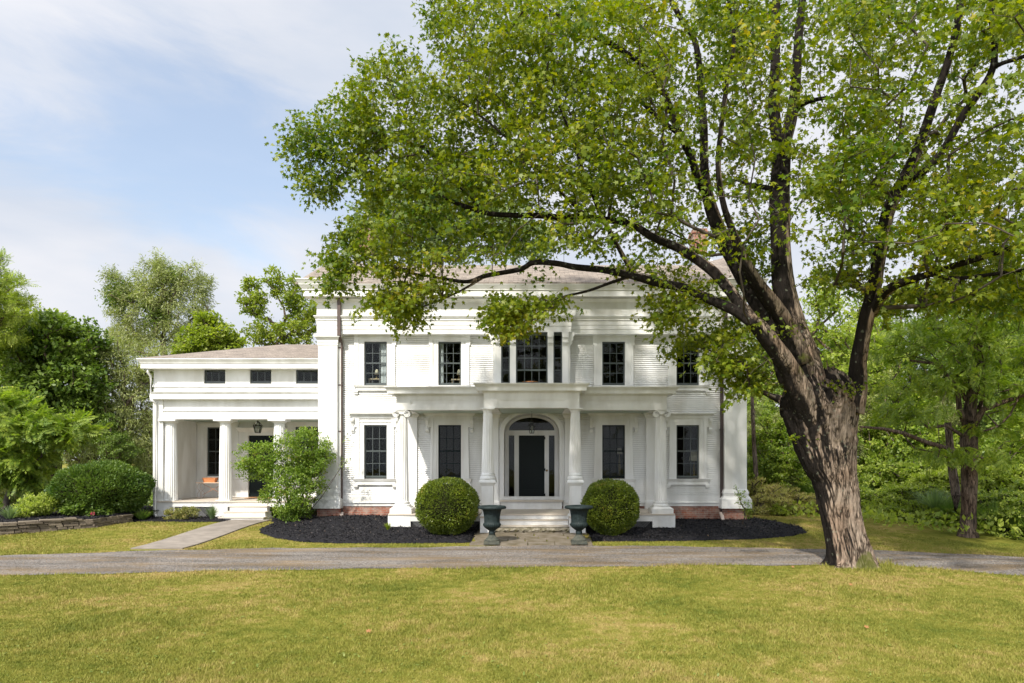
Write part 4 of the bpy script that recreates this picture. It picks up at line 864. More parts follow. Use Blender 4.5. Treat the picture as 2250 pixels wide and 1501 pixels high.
#PART3
# ================================================================ THE GROUND
rng = np.random.default_rng(7); random.seed(7)
def ground_mat():
    m = bpy.data.materials.new('lawn_soil'); m.use_nodes = True; t = m.node_tree; p = t.nodes['Principled BSDF']; p.inputs['Roughness'].default_value = 0.95; p.inputs['Specular IOR Level'].default_value = 0.05
    return m, t, p
def lawn_color(t, rand=True):
    """patchy lawn: fresh green, olive and straw, decided by the place on the ground"""
    g = N(t, 'ShaderNodeNewGeometry'); mp = N(t, 'ShaderNodeMapping'); mp.inputs['Scale'].default_value = (1, 1, 0.0); t.links.new(g.outputs['Position'], mp.inputs[0])
    n = N(t, 'ShaderNodeTexNoise'); n.inputs['Scale'].default_value = 0.55; n.inputs['Detail'].default_value = 7; n.inputs['Roughness'].default_value = 0.62; t.links.new(mp.outputs[0], n.inputs[0])
    n2 = N(t, 'ShaderNodeTexNoise'); n2.inputs['Scale'].default_value = 3.6; n2.inputs['Detail'].default_value = 8; t.links.new(mp.outputs[0], n2.inputs[0])
    a = N(t, 'ShaderNodeMath', operation='MULTIPLY_ADD'); a.inputs[1].default_value = 0.85; t.links.new(n2.outputs['Fac'], a.inputs[0]); 
    a0 = N(t, 'ShaderNodeMath', operation='MULTIPLY_ADD'); a0.inputs[1].default_value = 1.2; a0.inputs[2].default_value = -0.46; t.links.new(n.outputs['Fac'], a0.inputs[0]); t.links.new(a0.outputs[0], a.inputs[2])
    n9 = N(t, 'ShaderNodeTexNoise'); n9.inputs['Scale'].default_value = 0.17; n9.inputs['Detail'].default_value = 3; t.links.new(mp.outputs[0], n9.inputs[0])
    a9 = N(t, 'ShaderNodeMath', operation='MULTIPLY_ADD'); a9.inputs[1].default_value = 0.7; t.links.new(n9.outputs['Fac'], a9.inputs[0])
    s9 = N(t, 'ShaderNodeMath', operation='SUBTRACT'); s9.inputs[1].default_value = 0.35; t.links.new(a.outputs[0], s9.inputs[0]); t.links.new(s9.outputs[0], a9.inputs[2])
    fac = a9.outputs[0]
    if rand:
        a2 = N(t, 'ShaderNodeMath', operation='MULTIPLY_ADD'); a2.inputs[1].default_value = 0.26; t.links.new(g.outputs['Random Per Island'], a2.inputs[0])
        a3 = N(t, 'ShaderNodeMath', operation='SUBTRACT'); a3.inputs[1].default_value = 0.13; t.links.new(fac, a3.inputs[0]); t.links.new(a3.outputs[0], a2.inputs[2]); fac = a2.outputs[0]
    r = N(t, 'ShaderNodeValToRGB'); e = r.color_ramp.elements
    e[0].position = 0.10; e[0].color = (0.115, 0.15, 0.022, 1); e[1].position = 0.84; e[1].color = (0.40, 0.31, 0.115, 1)
    k = e.new(0.36); k.color = (0.185, 0.20, 0.032, 1); k = e.new(0.58); k.color = (0.265, 0.255, 0.05, 1)
    t.links.new(fac, r.inputs[0]); return g, r.outputs[0]
m_, t_, p_ = ground_mat(); g_, c_ = lawn_color(t_, False)
mm_ = N(t_, 'ShaderNodeMixRGB', blend_type='MULTIPLY'); mm_.inputs[0].default_value = 1; mm_.inputs[2].default_value = (0.72, 0.70, 0.66, 1); t_.links.new(c_, mm_.inputs[1]); t_.links.new(mm_.outputs[0], p_.inputs['Base Color'])
nb_ = N(t_, 'ShaderNodeTexNoise'); nb_.inputs['Scale'].default_value = 60; nb_.inputs['Detail'].default_value = 4; t_.links.new(g_.outputs['Position'], nb_.inputs[0])
bb_ = N(t_, 'ShaderNodeBump'); bb_.inputs['Strength'].default_value = 0.8; bb_.inputs['Distance'].default_value = 0.03; t_.links.new(nb_.outputs['Fac'], bb_.inputs['Height']); t_.links.new(bb_.outputs[0], p_.inputs['Normal'])
LAWN = m_
GRASS = bpy.data.materials.new('grass_blades'); GRASS.use_nodes = True; t_ = GRASS.node_tree; p_ = t_.nodes['Principled BSDF']; p_.inputs['Roughness'].default_value = 0.6; p_.inputs['Specular IOR Level'].default_value = 0.2
g_, c_ = lawn_color(t_, True); t_.links.new(c_, p_.inputs['Base Color'])
tr_ = N(t_, 'ShaderNodeBsdfTranslucent'); ms_ = N(t_, 'ShaderNodeMixShader'); ms_.inputs[0].default_value = .3; t_.links.new(c_, tr_.inputs[0]); t_.links.new(p_.outputs[0], ms_.inputs[1]); t_.links.new(tr_.outputs[0], ms_.inputs[2]); t_.links.new(ms_.outputs[0], [n for n in t_.nodes if n.type == 'OUTPUT_MATERIAL'][0].inputs[0])

def grid_mesh(name, xs, ys, zfun, m, kind='structure'):
    xs = np.asarray(xs); ys = np.asarray(ys); XX, YY = np.meshgrid(xs, ys); ZZ = zfun(XX, YY)
    V = np.stack([XX.ravel(), YY.ravel(), ZZ.ravel()], 1); nx, ny = len(xs), len(ys)
    i = np.arange((ny - 1) * (nx - 1)); r, c = i // (nx - 1), i % (nx - 1); a = r * nx + c
    me = np_mesh(name, V, np.stack([a, a + 1, a + nx + 1, a + nx], 1), 4); me.polygons.foreach_set('use_smooth', np.ones(len(i), dtype=bool))
    o = link(name, me, m); tag(o, kind=kind); return o
def graded(a, b, c, fine, coarse):
    return np.unique(np.concatenate([np.linspace(-400, a, coarse), np.arange(a, b, fine), np.linspace(b, 400, coarse)]))
grid_mesh('ground', graded(-25, 25, 0, 0.5, 12), np.unique(np.concatenate([[-60, -20, 0], np.arange(4, 40, 0.5), np.linspace(40, 500, 14)])), Tn, LAWN)['label'] = 'patchy green and straw lawn'

# gravel drive
def far_(x): return np.interp(x, [-40, -20, -13.5, -10, -7.2, -3, 0, 4, 9.5, 12.2, 20, 40], [9.0, 14.6, 17.3, 18.3, 18.75, 18.9, 19.35, 19.15, 18.3, 17.1, 13.2, 3]) + .05 * np.sin(x * 2.3) + .04 * np.sin(x * 5.1)
def near_(x): return np.interp(x, [-40, -20, -11.2, -8, -4.8, 0, 3.5, 8.3, 10.3, 20, 40], [5, 11.6, 14.35, 14.85, 15.2, 15.5, 15.75, 15.85, 14.4, 9.5, -1]) + .06 * np.sin(x * 1.7 + 1) + .04 * np.sin(x * 4.3)
GRAVEL = bpy.data.materials.new('gravel'); GRAVEL.use_nodes = True; t_ = GRAVEL.node_tree; p_ = t_.nodes['Principled BSDF']; p_.inputs['Roughness'].default_value = 0.95; p_.inputs['Specular IOR Level'].default_value = 0.1
g_ = N(t_, 'ShaderNodeNewGeometry')
v_ = N(t_, 'ShaderNodeTexVoronoi'); v_.inputs['Scale'].default_value = 42; t_.links.new(g_.outputs['Position'], v_.inputs['Vector'])
r_ = N(t_, 'ShaderNodeValToRGB'); r_.color_ramp.elements[0].color = (0.085, 0.076, 0.068, 1); r_.color_ramp.elements[1].color = (0.30, 0.272, 0.245, 1)
sp_ = N(t_, 'ShaderNodeSeparateXYZ'); t_.links.new(v_.outputs['Color'], sp_.inputs[0]); t_.links.new(sp_.outputs[0], r_.inputs[0])
mp_ = N(t_, 'ShaderNodeMapping'); mp_.inputs['Scale'].default_value = (0.35, 1.5, 1); t_.links.new(g_.outputs['Position'], mp_.inputs[0])
n_ = N(t_, 'ShaderNodeTexNoise'); n_.inputs['Scale'].default_value = 0.9; n_.inputs['Detail'].default_value = 9; n_.inputs['Roughness'].default_value = 0.68; t_.links.new(mp_.outputs[0], n_.inputs[0])
q_ = N(t_, 'ShaderNodeMapRange'); q_.inputs[1].default_value = 0.47; q_.inputs[2].default_value = 0.60; q_.inputs[4].default_value = 0.8; t_.links.new(n_.outputs['Fac'], q_.inputs[0])
x_ = N(t_, 'ShaderNodeMixRGB'); x_.inputs[2].default_value = (0.20, 0.145, 0.085, 1); t_.links.new(q_.outputs[0], x_.inputs[0]); t_.links.new(r_.outputs[0], x_.inputs[1])
n2_ = N(t_, 'ShaderNodeTexNoise'); n2_.inputs['Scale'].default_value = 1.1; n2_.inputs['Detail'].default_value = 6; t_.links.new(mp_.outputs[0], n2_.inputs[0])
q2_ = N(t_, 'ShaderNodeMapRange'); q2_.inputs[1].default_value = 0.35; q2_.inputs[2].default_value = 0.7; q2_.inputs[3].default_value = 0.65; q2_.inputs[4].default_value = 1.25; t_.links.new(n2_.outputs['Fac'], q2_.inputs[0])
y_ = N(t_, 'ShaderNodeVectorMath', operation='SCALE'); t_.links.new(x_.outputs[0], y_.inputs[0]); t_.links.new(q2_.outputs[0], y_.inputs['Scale']); t_.links.new(y_.outputs[0], p_.inputs['Base Color'])
b_ = N(t_, 'ShaderNodeBump'); b_.inputs['Strength'].default_value = 0.9; b_.inputs['Distance'].default_value = 0.02; t_.links.new(v_.outputs['Distance'], b_.inputs['Height']); t_.links.new(b_.outputs[0], p_.inputs['Normal'])
xs = np.arange(-40, 40, .15); k = 14; V = []
for j in range(k + 1):
    u = j / k; yy = near_(xs) * (1 - u) + far_(xs) * u; V.append(np.stack([xs, yy, Tn(xs, yy) + .008 + .035 * math.sin(u * math.pi) - .012 * math.sin(u * math.pi * 3) ** 2], 1))
V = np.concatenate(V); nx = len(xs); i = np.arange(k * (nx - 1)); a = (i // (nx - 1)) * nx + i % (nx - 1)
me = np_mesh('driveway', V, np.stack([a, a + 1, a + nx + 1, a + nx], 1), 4); me.polygons.foreach_set('use_smooth', np.ones(len(i), dtype=bool)); tag(link('driveway', me, GRAVEL), 'grey gravel drive crossing the lawn', kind='structure')

# loose stones and dry needles lying on the drive
PEB = bpy.data.materials.new('loose_stones'); PEB.use_nodes = True; t_ = PEB.node_tree; p_ = t_.nodes['Principled BSDF']; p_.inputs['Roughness'].default_value = .9
g_ = N(t_, 'ShaderNodeNewGeometry'); r_ = N(t_, 'ShaderNodeValToRGB'); r_.color_ramp.elements[0].color = (.14, .125, .11, 1); r_.color_ramp.elements[1].color = (.33, .29, .25, 1)
e_ = r_.color_ramp.elements.new(.45); e_.color = (.24, .21, .19, 1); e_ = r_.color_ramp.elements.new(.8); e_.color = (.30, .19, .09, 1)
t_.links.new(g_.outputs['Random Per Island'], r_.inputs[0]); t_.links.new(r_.outputs[0], p_.inputs['Base Color'])
nst = 42000; sx_ = rng.uniform(-17, 15, nst); su_ = rng.random(nst); sy_ = near_(sx_) * (1 - su_) + far_(sx_) * su_
STN = (np.stack([sx_, sy_, Tn(sx_, sy_) + .016 + .035 * np.sin(su_ * math.pi)], 1), nst)

# mulch beds
def inpoly(x, y, P):
    r = np.zeros(np.shape(x), dtype=bool); n = len(P); j = n - 1
    for i in range(n):
        xi, yi = P[i]; xj, yj = P[j]
        with np.errstate(divide='ignore', invalid='ignore'): c = ((yi > y) != (yj > y)) & (x < (xj - xi) * (y - yi) / (yj - yi + 1e-12) + xi)
        r ^= c; j = i
    return r
BEDS = [[(-8.95, 22.3), (-8.6, 21.5), (-7.8, 20.6), (-6.8, 19.9), (-5.6, 19.62), (-3.5, 19.6), (-1.75, 19.75), (-1.62, 24.7), (-7.0, 24.7), (-7.6, 25.9), (-9.35, 25.9), (-9.35, 24.3), (-8.9, 23.6)],
        [(1.72, 19.95), (4.4, 20.05), (6.6, 20.35), (8.0, 20.9), (8.75, 21.6), (8.9, 22.6), (8.6, 24.0), (8.3, 25.6), (7.6, 26), (7.6, 24.7), (1.62, 24.7)],
        [(-16.8, 24.3), (-12.8, 24.15), (-10.98, 24.25), (-10.95, 25.9), (-16.8, 26.3)],
        [(-24, 20.9), (-16.4, 21.15), (-14.5, 22.7), (-14.2, 24.4), (-14.0, 26.5), (-14.4, 28), (-26, 28)]]
BASEH = [0.02, 0.0, 0.0, 0.26]
def bedheight(x, y):
    """gently mounded, higher by the left corner"""
    return .05 + .17 * np.exp(-(((x + 6.2) / 2.2) ** 2 + ((y - 23.9) / 1.3) ** 2)) + .05 * np.exp(-(((x - 6) / 2.5) ** 2 + ((y - 23.6) / 1.3) ** 2))
MULCH = mat('black_mulch', (0.007, 0.007, 0.009), 0.9, .15, var=(0.022, 0.021, 0.024), vscale=30, bump=1.0, bscale=45)
CHIP = bpy.data.materials.new('mulch_chips'); CHIP.use_nodes = True; t_ = CHIP.node_tree; p_ = t_.nodes['Principled BSDF']; p_.inputs['Roughness'].default_value = .8; p_.inputs['Specular IOR Level'].default_value = .2
g_ = N(t_, 'ShaderNodeNewGeometry'); r_ = N(t_, 'ShaderNodeValToRGB'); r_.color_ramp.elements[0].color = (.006, .006, .008, 1); r_.color_ramp.elements[1].color = (.045, .04, .042, 1); r_.color_ramp.elements[0].position = .3
e_ = r_.color_ramp.elements.new(.985); e_.color = (.05, .045, .045, 1); e_ = r_.color_ramp.elements.new(.992); e_.color = (.16, .11, .07, 1)
t_.links.new(g_.outputs['Random Per Island'], r_.inputs[0]); t_.links.new(r_.outputs[0], p_.inputs['Base Color'])
CH = []
for bi, P in enumerate(BEDS):
    x0, x1 = min(p[0] for p in P), max(p[0] for p in P); y0, y1 = min(p[1] for p in P), max(p[1] for p in P)
    s = .07; gx = np.arange(x0, x1, s); gy = np.arange(y0, y1, s); XX, YY = np.meshgrid(gx, gy); inside = inpoly(XX, YY, P)
    ZZ = Tn(XX, YY) + bedheight(XX, YY) + BASEH[bi] + .02 * np.sin(XX * 9 + np.cos(YY * 7) * 2) * np.sin(YY * 11) + rng.normal(0, .006, XX.shape)
    # sink the rim
    er = inside.copy()
    for _ in range(2):
        e2 = er.copy(); e2[1:, :] &= er[:-1, :]; e2[:-1, :] &= er[1:, :]; e2[:, 1:] &= er[:, :-1]; e2[:, :-1] &= er[:, 1:]; er = e2
    if bi < 3: ZZ = np.where(er, ZZ, Tn(XX, YY) + .01)
    nxx = len(gx); ok = inside[:-1, :-1] & inside[1:, :-1] & inside[:-1, 1:] & inside[1:, 1:]; rr, cc = np.nonzero(ok); a = rr * nxx + cc
    me = np_mesh('mulch_bed', np.stack([XX.ravel(), YY.ravel(), ZZ.ravel()], 1), np.stack([a, a + 1, a + nxx + 1, a + nxx], 1), 4)
    tag(link('mulch_bed', me, MULCH), kind='structure')
    n = int(len(a) * s * s * 420); q = rng.integers(0, len(a), n); CH.append(np.stack([gx[cc[q]] + rng.random(n) * s, gy[rr[q]] + rng.random(n) * s, ZZ[rr[q], cc[q]] + .012], 1))

# ---- scattering flat shapes (leaves, chips, petals)
QUAD = np.array([[(0, 0), (.3, .5), (0, 1), (-.3, .5)]])
OVAL = np.array([[(0, 0), (.2, .25), (.22, .6), (0, 1), (-.22, .6), (-.2, .25)]])
MAPLE = np.array([[(0, 0), (.36, .04), (.24, .25), (.54, .56), (.17, .54), (0, 1.0), (-.17, .54), (-.54, .56), (-.24, .25), (-.36, .04)]])
def pinnate(npair=6, w=.085, l=.34, tip=True):
    P = []
    for i in range(npair):
        y = .15 + .8 * i / npair; ll = l * math.sin(math.pi * (.25 + .62 * i / npair))
        for s in (-1, 1):
            dx, dy = s * .9, .42; px_, py_ = -dy, dx * 1.0; nrm = math.hypot(dx, dy); dx, dy = dx / nrm, dy / nrm; px_, py_ = -dy, dx
            P.append([(0, y), (dx * ll * .5 + px_ * w * .5, y + dy * ll * .5 + py_ * w * .5), (dx * ll, y + dy * ll), (dx * ll * .5 - px_ * w * .5, y + dy * ll * .5 - py_ * w * .5)])
    if tip: P.append([(0, .93), (.05, 1.05), (0, 1.2), (-.05, 1.05)])
    return np.array(P)
PIN = pinnate(); PINL = pinnate(7, .11, .36)
def unit(v): return v / (np.linalg.norm(v, axis=-1, keepdims=True) + 1e-9)
def scatter(name, C_, A, Nn, S, tpl, m, parent=None, off=(0, 0, 0), bend=.25):
    """one mesh of flat leaf shapes: centres, tip directions, face normals, sizes"""
    A = unit(A); B = unit(np.cross(A, Nn)); Nn = np.cross(B, A)
    q, k, _ = tpl.shape; u = tpl[..., 0].ravel(); w = tpl[..., 1].ravel(); S = np.asarray(S)[:, None, None]
    V = C_[:, None, :] + S * (u[None, :, None] * B[:, None, :] + w[None, :, None] * A[:, None, :] - bend * (u[None, :, None] ** 2 + .35 * w[None, :, None] ** 2) * Nn[:, None, :])
    V = V.reshape(-1, 3) - np.array(off); n = len(V) // k
    me = np_mesh(name, V, np.arange(n * k).reshape(n, k), k)
    return link(name, me, m, parent)
def rdir(n): return unit(rng.normal(size=(n, 3)))
CH = np.concatenate(CH); n = len(CH); CH[:, :2] += rng.normal(0, .05, (n, 2))
o = scatter('mulch', CH, rdir(n) * [1, 1, .5], rdir(n) * .8 + [0, 0, 1], rng.uniform(.025, .075, n), QUAD, CHIP); tag(o, kind='stuff')

P, n = STN; o = scatter('loose_gravel', P, rdir(n) * [1, 1, .4], rdir(n) * .6 + [0, 0, 1], rng.uniform(.006, .022, n), OVAL * 1.3, PEB); tag(o, kind='stuff')
# ---- lawn blades, denser and finer near the eye, none on drive, beds, paths and house
def lawn_ok(x, y):
    ok = ~((y > near_(x) - .03) & (y < far_(x) + .03))
    for P in BEDS: ok &= ~inpoly(x, y, P)
    ok &= ~((x > -10.95) & (x < -9.45) & (y > 18.3) & (y < 26)); ok &= ~((x > -1.75) & (x < 1.72) & (y > 19.0) & (y < 22.5))
    ok &= ~((x > -14.5) & (x < 7.8) & (y > 24.6)); ok &= ~((x < -10.9) & (y > 24.2))
    ok &= ~inpoly(x, y, [(12.7, 19.9), (40, 12), (40, 60), (8.5, 60), (8.6, 28.2), (10, 25.5)])
    return ok
n = 760000; u = rng.random(n); yy = 6.6 * (31 / 6.6) ** (u ** .9); xx = rng.uniform(-.95, .95, n) * yy
keep = lawn_ok(xx, yy); xx, yy = xx[keep], yy[keep]; n = len(xx); zz = Tn(xx, yy)
hh = rng.uniform(.013, .036, n) * (1 + .5 * np.sin(xx * 1.3) * np.sin(yy * 1.1)) * (1 + .012 * yy); ww = .0022 + .00055 * yy * rng.uniform(.7, 1.3, n)
edge = np.minimum(np.abs(yy - near_(xx)), np.abs(yy - far_(xx))) < .15; hh = np.where(edge, hh * 1.7, hh); foot = np.hypot(xx - X(1870, 15.75), yy - 15.75) < .95; hh = np.where(foot, hh * 2.1, hh)
an = rng.random(n) * 2 * math.pi; ln = rng.uniform(.2, 1.1, n) * hh; la = rng.random(n) * 2 * math.pi
V = np.empty((n, 3, 3)); V[:, 0] = np.stack([xx - np.cos(an) * ww, yy - np.sin(an) * ww, zz - .002], 1); V[:, 1] = np.stack([xx + np.cos(an) * ww, yy + np.sin(an) * ww, zz - .002], 1)
V[:, 2] = np.stack([xx + np.cos(la) * ln, yy + np.sin(la) * ln, zz + hh], 1)
me = np_mesh('grass', V.reshape(-1, 3), np.arange(3 * n).reshape(n, 3), 3); tag(link('grass', me, GRASS), kind='stuff')
# clover and broad weeds in the lawn
n = 5200; yy = 6.6 * (24 / 6.6) ** (rng.random(n)); xx = rng.uniform(-.9, .9, n) * yy; f = np.array([noise.noise((x * .8, y * .8, 3.3)) for x, y in zip(xx, yy)]); keep = lawn_ok(xx, yy) & (f > .05); xx, yy = xx[keep], yy[keep]; n = len(xx)
WEED = leaf_mat('weed_leaf', (0.12, 0.17, 0.03), (0.22, 0.25, 0.05), transl=.25)
a_ = rdir(n) * [1, 1, .15] + [0, 0, .25]; o = scatter('clover', np.stack([xx, yy, Tn(xx, yy) + .02], 1), a_, rdir(n) * .4 + [0, 0, 1], rng.uniform(.02, .055, n), OVAL, WEED); tag(o, kind='stuff')
# fallen leaves on the lawn: a few brown maple leaves
FALL = leaf_mat('fallen_leaf', (0.26, 0.11, 0.04), (0.34, 0.17, 0.07), transl=.1)
for (px_, py_, lab) in ((805, 1394, 'fallen orange brown leaf on the lawn, nearest the left'), (1867, 1290, 'fallen brown leaf below the big maple trunk'), (1740, 1250, 'fallen brown leaf at the drive edge left of the big trunk'), (1901, 1385, 'fallen brown leaf on the lawn, nearest the viewer on the right')):
    y = CZ * F / (py_ - HY); x = X(px_, y); o = scatter('fallen_leaf', np.zeros((1, 3)), np.array([[.6, .3, .15]]), np.array([[.1, -.45, 1.]]), [.085], MAPLE, FALL); o.location = (x, y, .045); tag(o, lab, 'fallen leaf')

# ---- flagstones, walkway, stone step
FLAG = mat('bluestone', (0.20, 0.17, 0.135), .85, .2, var=(0.115, 0.095, 0.06), vscale=3.5, bump=.5, bscale=25)
def slabs(name, rows, x0, x1, h, seed, gap=.02):
    rd = random.Random(seed); m = MB()
    for (ya, yb) in rows:
        x = x0 + rd.uniform(-.12, .05)
        while x < x1 - .1:
            w = min(rd.uniform(.45, 1.0), x1 + rd.uniform(-.02, .12) - x); 
            if w < .15: break
            za, zc = T(0, ya) + h, T(0, yb) + h; d = rd.uniform(-.006, .008); j = lambda: rd.uniform(-.015, .015)
            p = [(x + gap + j(), ya + gap + j()), (x + w - gap + j(), ya + gap + j()), (x + w - gap + j(), yb - gap + j()), (x + gap + j(), yb - gap + j())]; zz = [za, za, zc, zc]
            v = [(a, b, -.05) for a, b in p] + [(a, b, z_ + d) for (a, b), z_ in zip(p, zz)]; m.add(v, [(4, 5, 6, 7), (0, 1, 5, 4), (1, 2, 6, 5), (2, 3, 7, 6), (3, 0, 4, 7)]); x += w
    o = m.build(name, FLAG); tag(o, kind='structure'); return o
slabs('flagstone_path', [(19.25, 19.75), (19.75, 20.3), (20.3, 20.75), (20.75, 21.25), (21.25, 21.7)], -1.72, 1.68, .05, 3)
m = MB(); m.box(-1.74, 1.70, 19.3, 21.7, -.1, .03); tag(m.build('path_bed', mat('mossy_joint', (.05, .055, .02), .95, var=(.12, .10, .05), vscale=8)), kind='structure')
WALK = mat('slate_walk', (0.27, 0.235, 0.20), .85, .2, var=(0.19, 0.165, 0.14), vscale=2.5, bump=.4, bscale=30)
m = MB(); y = 18.55; rd = random.Random(5)
while y < 24.8:
    yb = min(y + rd.uniform(.55, .9), 24.85); za, zc = T(0, y) + .035, T(0, yb) + .035
    p = [(-10.93, y + .01), (-9.52, y + .01), (-9.52, yb - .01), (-10.93, yb - .01)]; v = [(a, b, -.05) for a, b in p] + [(a, b, z_) for (a, b), z_ in zip(p, [za, za, zc, zc])]; m.add(v, [(4, 5, 6, 7), (0, 1, 5, 4), (1, 2, 6, 5), (2, 3, 7, 6), (3, 0, 4, 7)]); y = yb
tag(m.build('walkway', WALK), 'grey slate walk from the drive to the wing steps', kind='structure')
me = bpy.data.meshes.new('stone_step'); m = hb(); n = 40; x0, x1 = X(1089, 21.45), X(1254, 21.45); rs = []
for i in range(n + 1):
    x = x0 + (x1 - x0) * i / n; j = lambda s=.02: random.uniform(-s, s)
    rs.append([(x, 21.36 + j(), .17), (x, 21.33 + j(.03), .22 + j(.015)), (x, 21.36 + j(), .275), (x, 21.5, .285), (x, 21.9, .285), (x, 21.9, .1), (x, 21.4, .1)])
m.rings(rs, smooth=False); o = m.build('stone_step', mat('mossy_stone', (.30, .27, .22), .9, var=(.07, .06, .02), vscale=9, bump=.9, bscale=25), H)

# dry stone garden wall, bottom left
STONE = mat('field_stone', (0.20, 0.165, 0.12), .9, .2, var=(0.10, 0.08, 0.06), vscale=2.8, bump=.8, bscale=18)
wall_pts = [(-24, 20.2), (-19, 20.75), (-16.3, 21.15), (-14.5, 22.6), (-14.15, 24.2)]
seg = []; tot = 0
for a, b in zip(wall_pts[:-1], wall_pts[1:]): l = math.dist(a, b); seg.append((tot, tot + l, a, b)); tot += l
def wp(s):
    for s0, s1, a, b in seg:
        if s <= s1 or (s0, s1, a, b) == seg[-1]:
            u = (s - s0) / (s1 - s0); dx, dy = (b[0] - a[0]) / (s1 - s0), (b[1] - a[1]) / (s1 - s0); return a[0] + dx * (s - s0), a[1] + dy * (s - s0), dx, dy
m = MB((-19, 20.75, 0)); rd = random.Random(11); z = .0; row = 0
while z < .34:
    hgt = rd.uniform(.035, .075); s = rd.uniform(0, .2)
    if z + hgt > .30: hgt = .045
    while s < tot - .1:
        w = rd.uniform(.14, .5) * (1.5 if z > .27 else 1); w = min(w, tot - s); x, y, dx, dy = wp(s + w / 2); top = .36 * (1 if s < tot * .8 else .75)
        if z < top:
            o_ = rd.uniform(-.035, .03) - (.04 if z > .27 else 0); zb = T(x, y) + z; hw = w / 2 - .006; fr = []
            for (ss, sd) in ((-1, 0), (1, 0), (1, 1), (-1, 1)):
                a = ss * (hw + rd.uniform(-.01, .005)); b = (-o_ + sd * .34 if sd else o_ + rd.uniform(-.015, .015)); fr.append((x + dx * a - dy * b, y + dy * a + dx * b))
            if fr[0][1] > y + 9: pass
            t1 = zb + hgt - .004
            m.add([(a, b, zb) for a, b in fr] + [(x + (a - x) * .97, y + (b - y) * .97, t1 + rd.uniform(-.006, .004)) for a, b in fr], [(0, 3, 2, 1), (4, 5, 6, 7), (0, 1, 5, 4), (1, 2, 6, 5), (2, 3, 7, 6), (3, 0, 4, 7)])
        s += w
    z += hgt
o = m.build('stone_wall', STONE); o.location = (-19, 20.75, 0); tag(o, 'low dry stone retaining wall of thin brown slabs', 'wall')

# ================================================================ TREES
def skeleton(P0, par0, targets, step=.45, pen=.3, droop=0.0, wig=.06):
    """joins every target to the growing set of branch nodes; returns positions, parents, tip index per target"""
    P = [np.array(p, float) for p in P0]; par = list(par0); L = []
    for i, p in enumerate(P): L.append(0 if par[i] < 0 else L[par[i]] + np.linalg.norm(P[i] - P[par[i]]))
    root = P[0]; order = np.argsort(np.linalg.norm(targets - root, axis=1)); A = np.zeros((len(P) + len(targets) * 14, 3)); A[:len(P)] = P; LL = np.zeros(len(A)); LL[:len(P)] = L; n = len(P); tips = np.zeros(len(targets), int)
    for ti in order:
        t = targets[ti]; d = np.linalg.norm(A[:n] - t, axis=1); cost = d + pen * LL[:n] + np.where(A[:n, 2] > t[2] + .8, .35 * (A[:n, 2] - t[2]), 0)
        j = int(np.argmin(cost)); dist = d[j]; k = max(1, min(12, int(dist / step))); p0 = A[j].copy()
        pd = A[j] - A[par[j]] if par[j] >= 0 else np.array([0, 0, 1.]); pd = pd / (np.linalg.norm(pd) + 1e-9); c = p0 + (t - p0) * .35 + pd * dist * .28 + np.array([0, 0, droop * dist]); prev = j
        for s in range(1, k + 1):
            u = s / k; q = (1 - u) ** 2 * p0 + 2 * u * (1 - u) * c + u * u * t
            if s < k: q = q + rng.normal(0, wig * step, 3)
            if n >= len(A): break
            A[n] = q; par.append(prev); LL[n] = LL[prev] + np.linalg.norm(q - A[prev]); prev = n; n += 1
        tips[ti] = prev
    return A[:n], np.array(par), tips
def branch_radii(par, tips, r0, ex=.5, fixed=None):
    cnt = np.zeros(len(par)); np.add.at(cnt, tips, 1)
    for i in range(len(par) - 1, 0, -1): cnt[par[i]] += cnt[i]
    r = r0 * np.maximum(cnt, 1) ** ex
    return r
def limb_mesh(name, A, par, r, m, parent, off, sides=6, skip=0, minr=0.0):
    idx = np.array([i for i in range(max(1, skip), len(A)) if par[i] >= 0 and r[i] > minr])
    p0, p1 = A[par[idx]], A[idx]; d = unit(p1 - p0); p0 = p0 - d * (r[idx] * .3)[:, None]; u = unit(np.cross(d, np.array([.3, .2, 1.0]))); w = np.cross(u, d); ang = np.arange(sides) * 2 * math.pi / sides
    r0 = np.minimum(r[par[idx]], r[idx] * 1.35); r1 = r[idx]; cs = np.cos(ang)[None, :, None]; sn = np.sin(ang)[None, :, None]; ringdir = u[:, None] * cs + w[:, None] * sn
    V = np.concatenate([p0[:, None] + ringdir * r0[:, None, None], p1[:, None] + ringdir * r1[:, None, None]], 1).reshape(-1, 3) - np.array(off)
    n = len(idx); b = (np.arange(n) * 2 * sides)[:, None]; j = np.arange(sides); Fc = np.stack([b + j, b + (j + 1) % sides, b + sides + (j + 1) % sides, b + sides + j], -1).reshape(-1, 4)
    me = np_mesh(name, V, Fc, 4); me.polygons.foreach_set('use_smooth', np.ones(len(Fc), dtype=bool)); return link(name, me, m, parent)
def blob_pts(blobs, n):
    """points in ellipsoids, mostly near the outside, none in deep overlap"""
    vol = np.array([b[3] * b[4] * b[5] for b in blobs]) ** .7; pick = rng.choice(len(blobs), n, p=vol / vol.sum()); B = np.array(blobs)[pick]
    rr = rng.random(n) ** .42; return B[:, :3] + rdir(n) * rr[:, None] * B[:, 3:6]
def puff(C_, k, rad, flat=.6):
    n = len(C_); P = np.repeat(C_, k, 0) + rdir(n * k) * (rng.random(n * k) ** .6)[:, None] * np.array([rad, rad, rad * flat]); return P
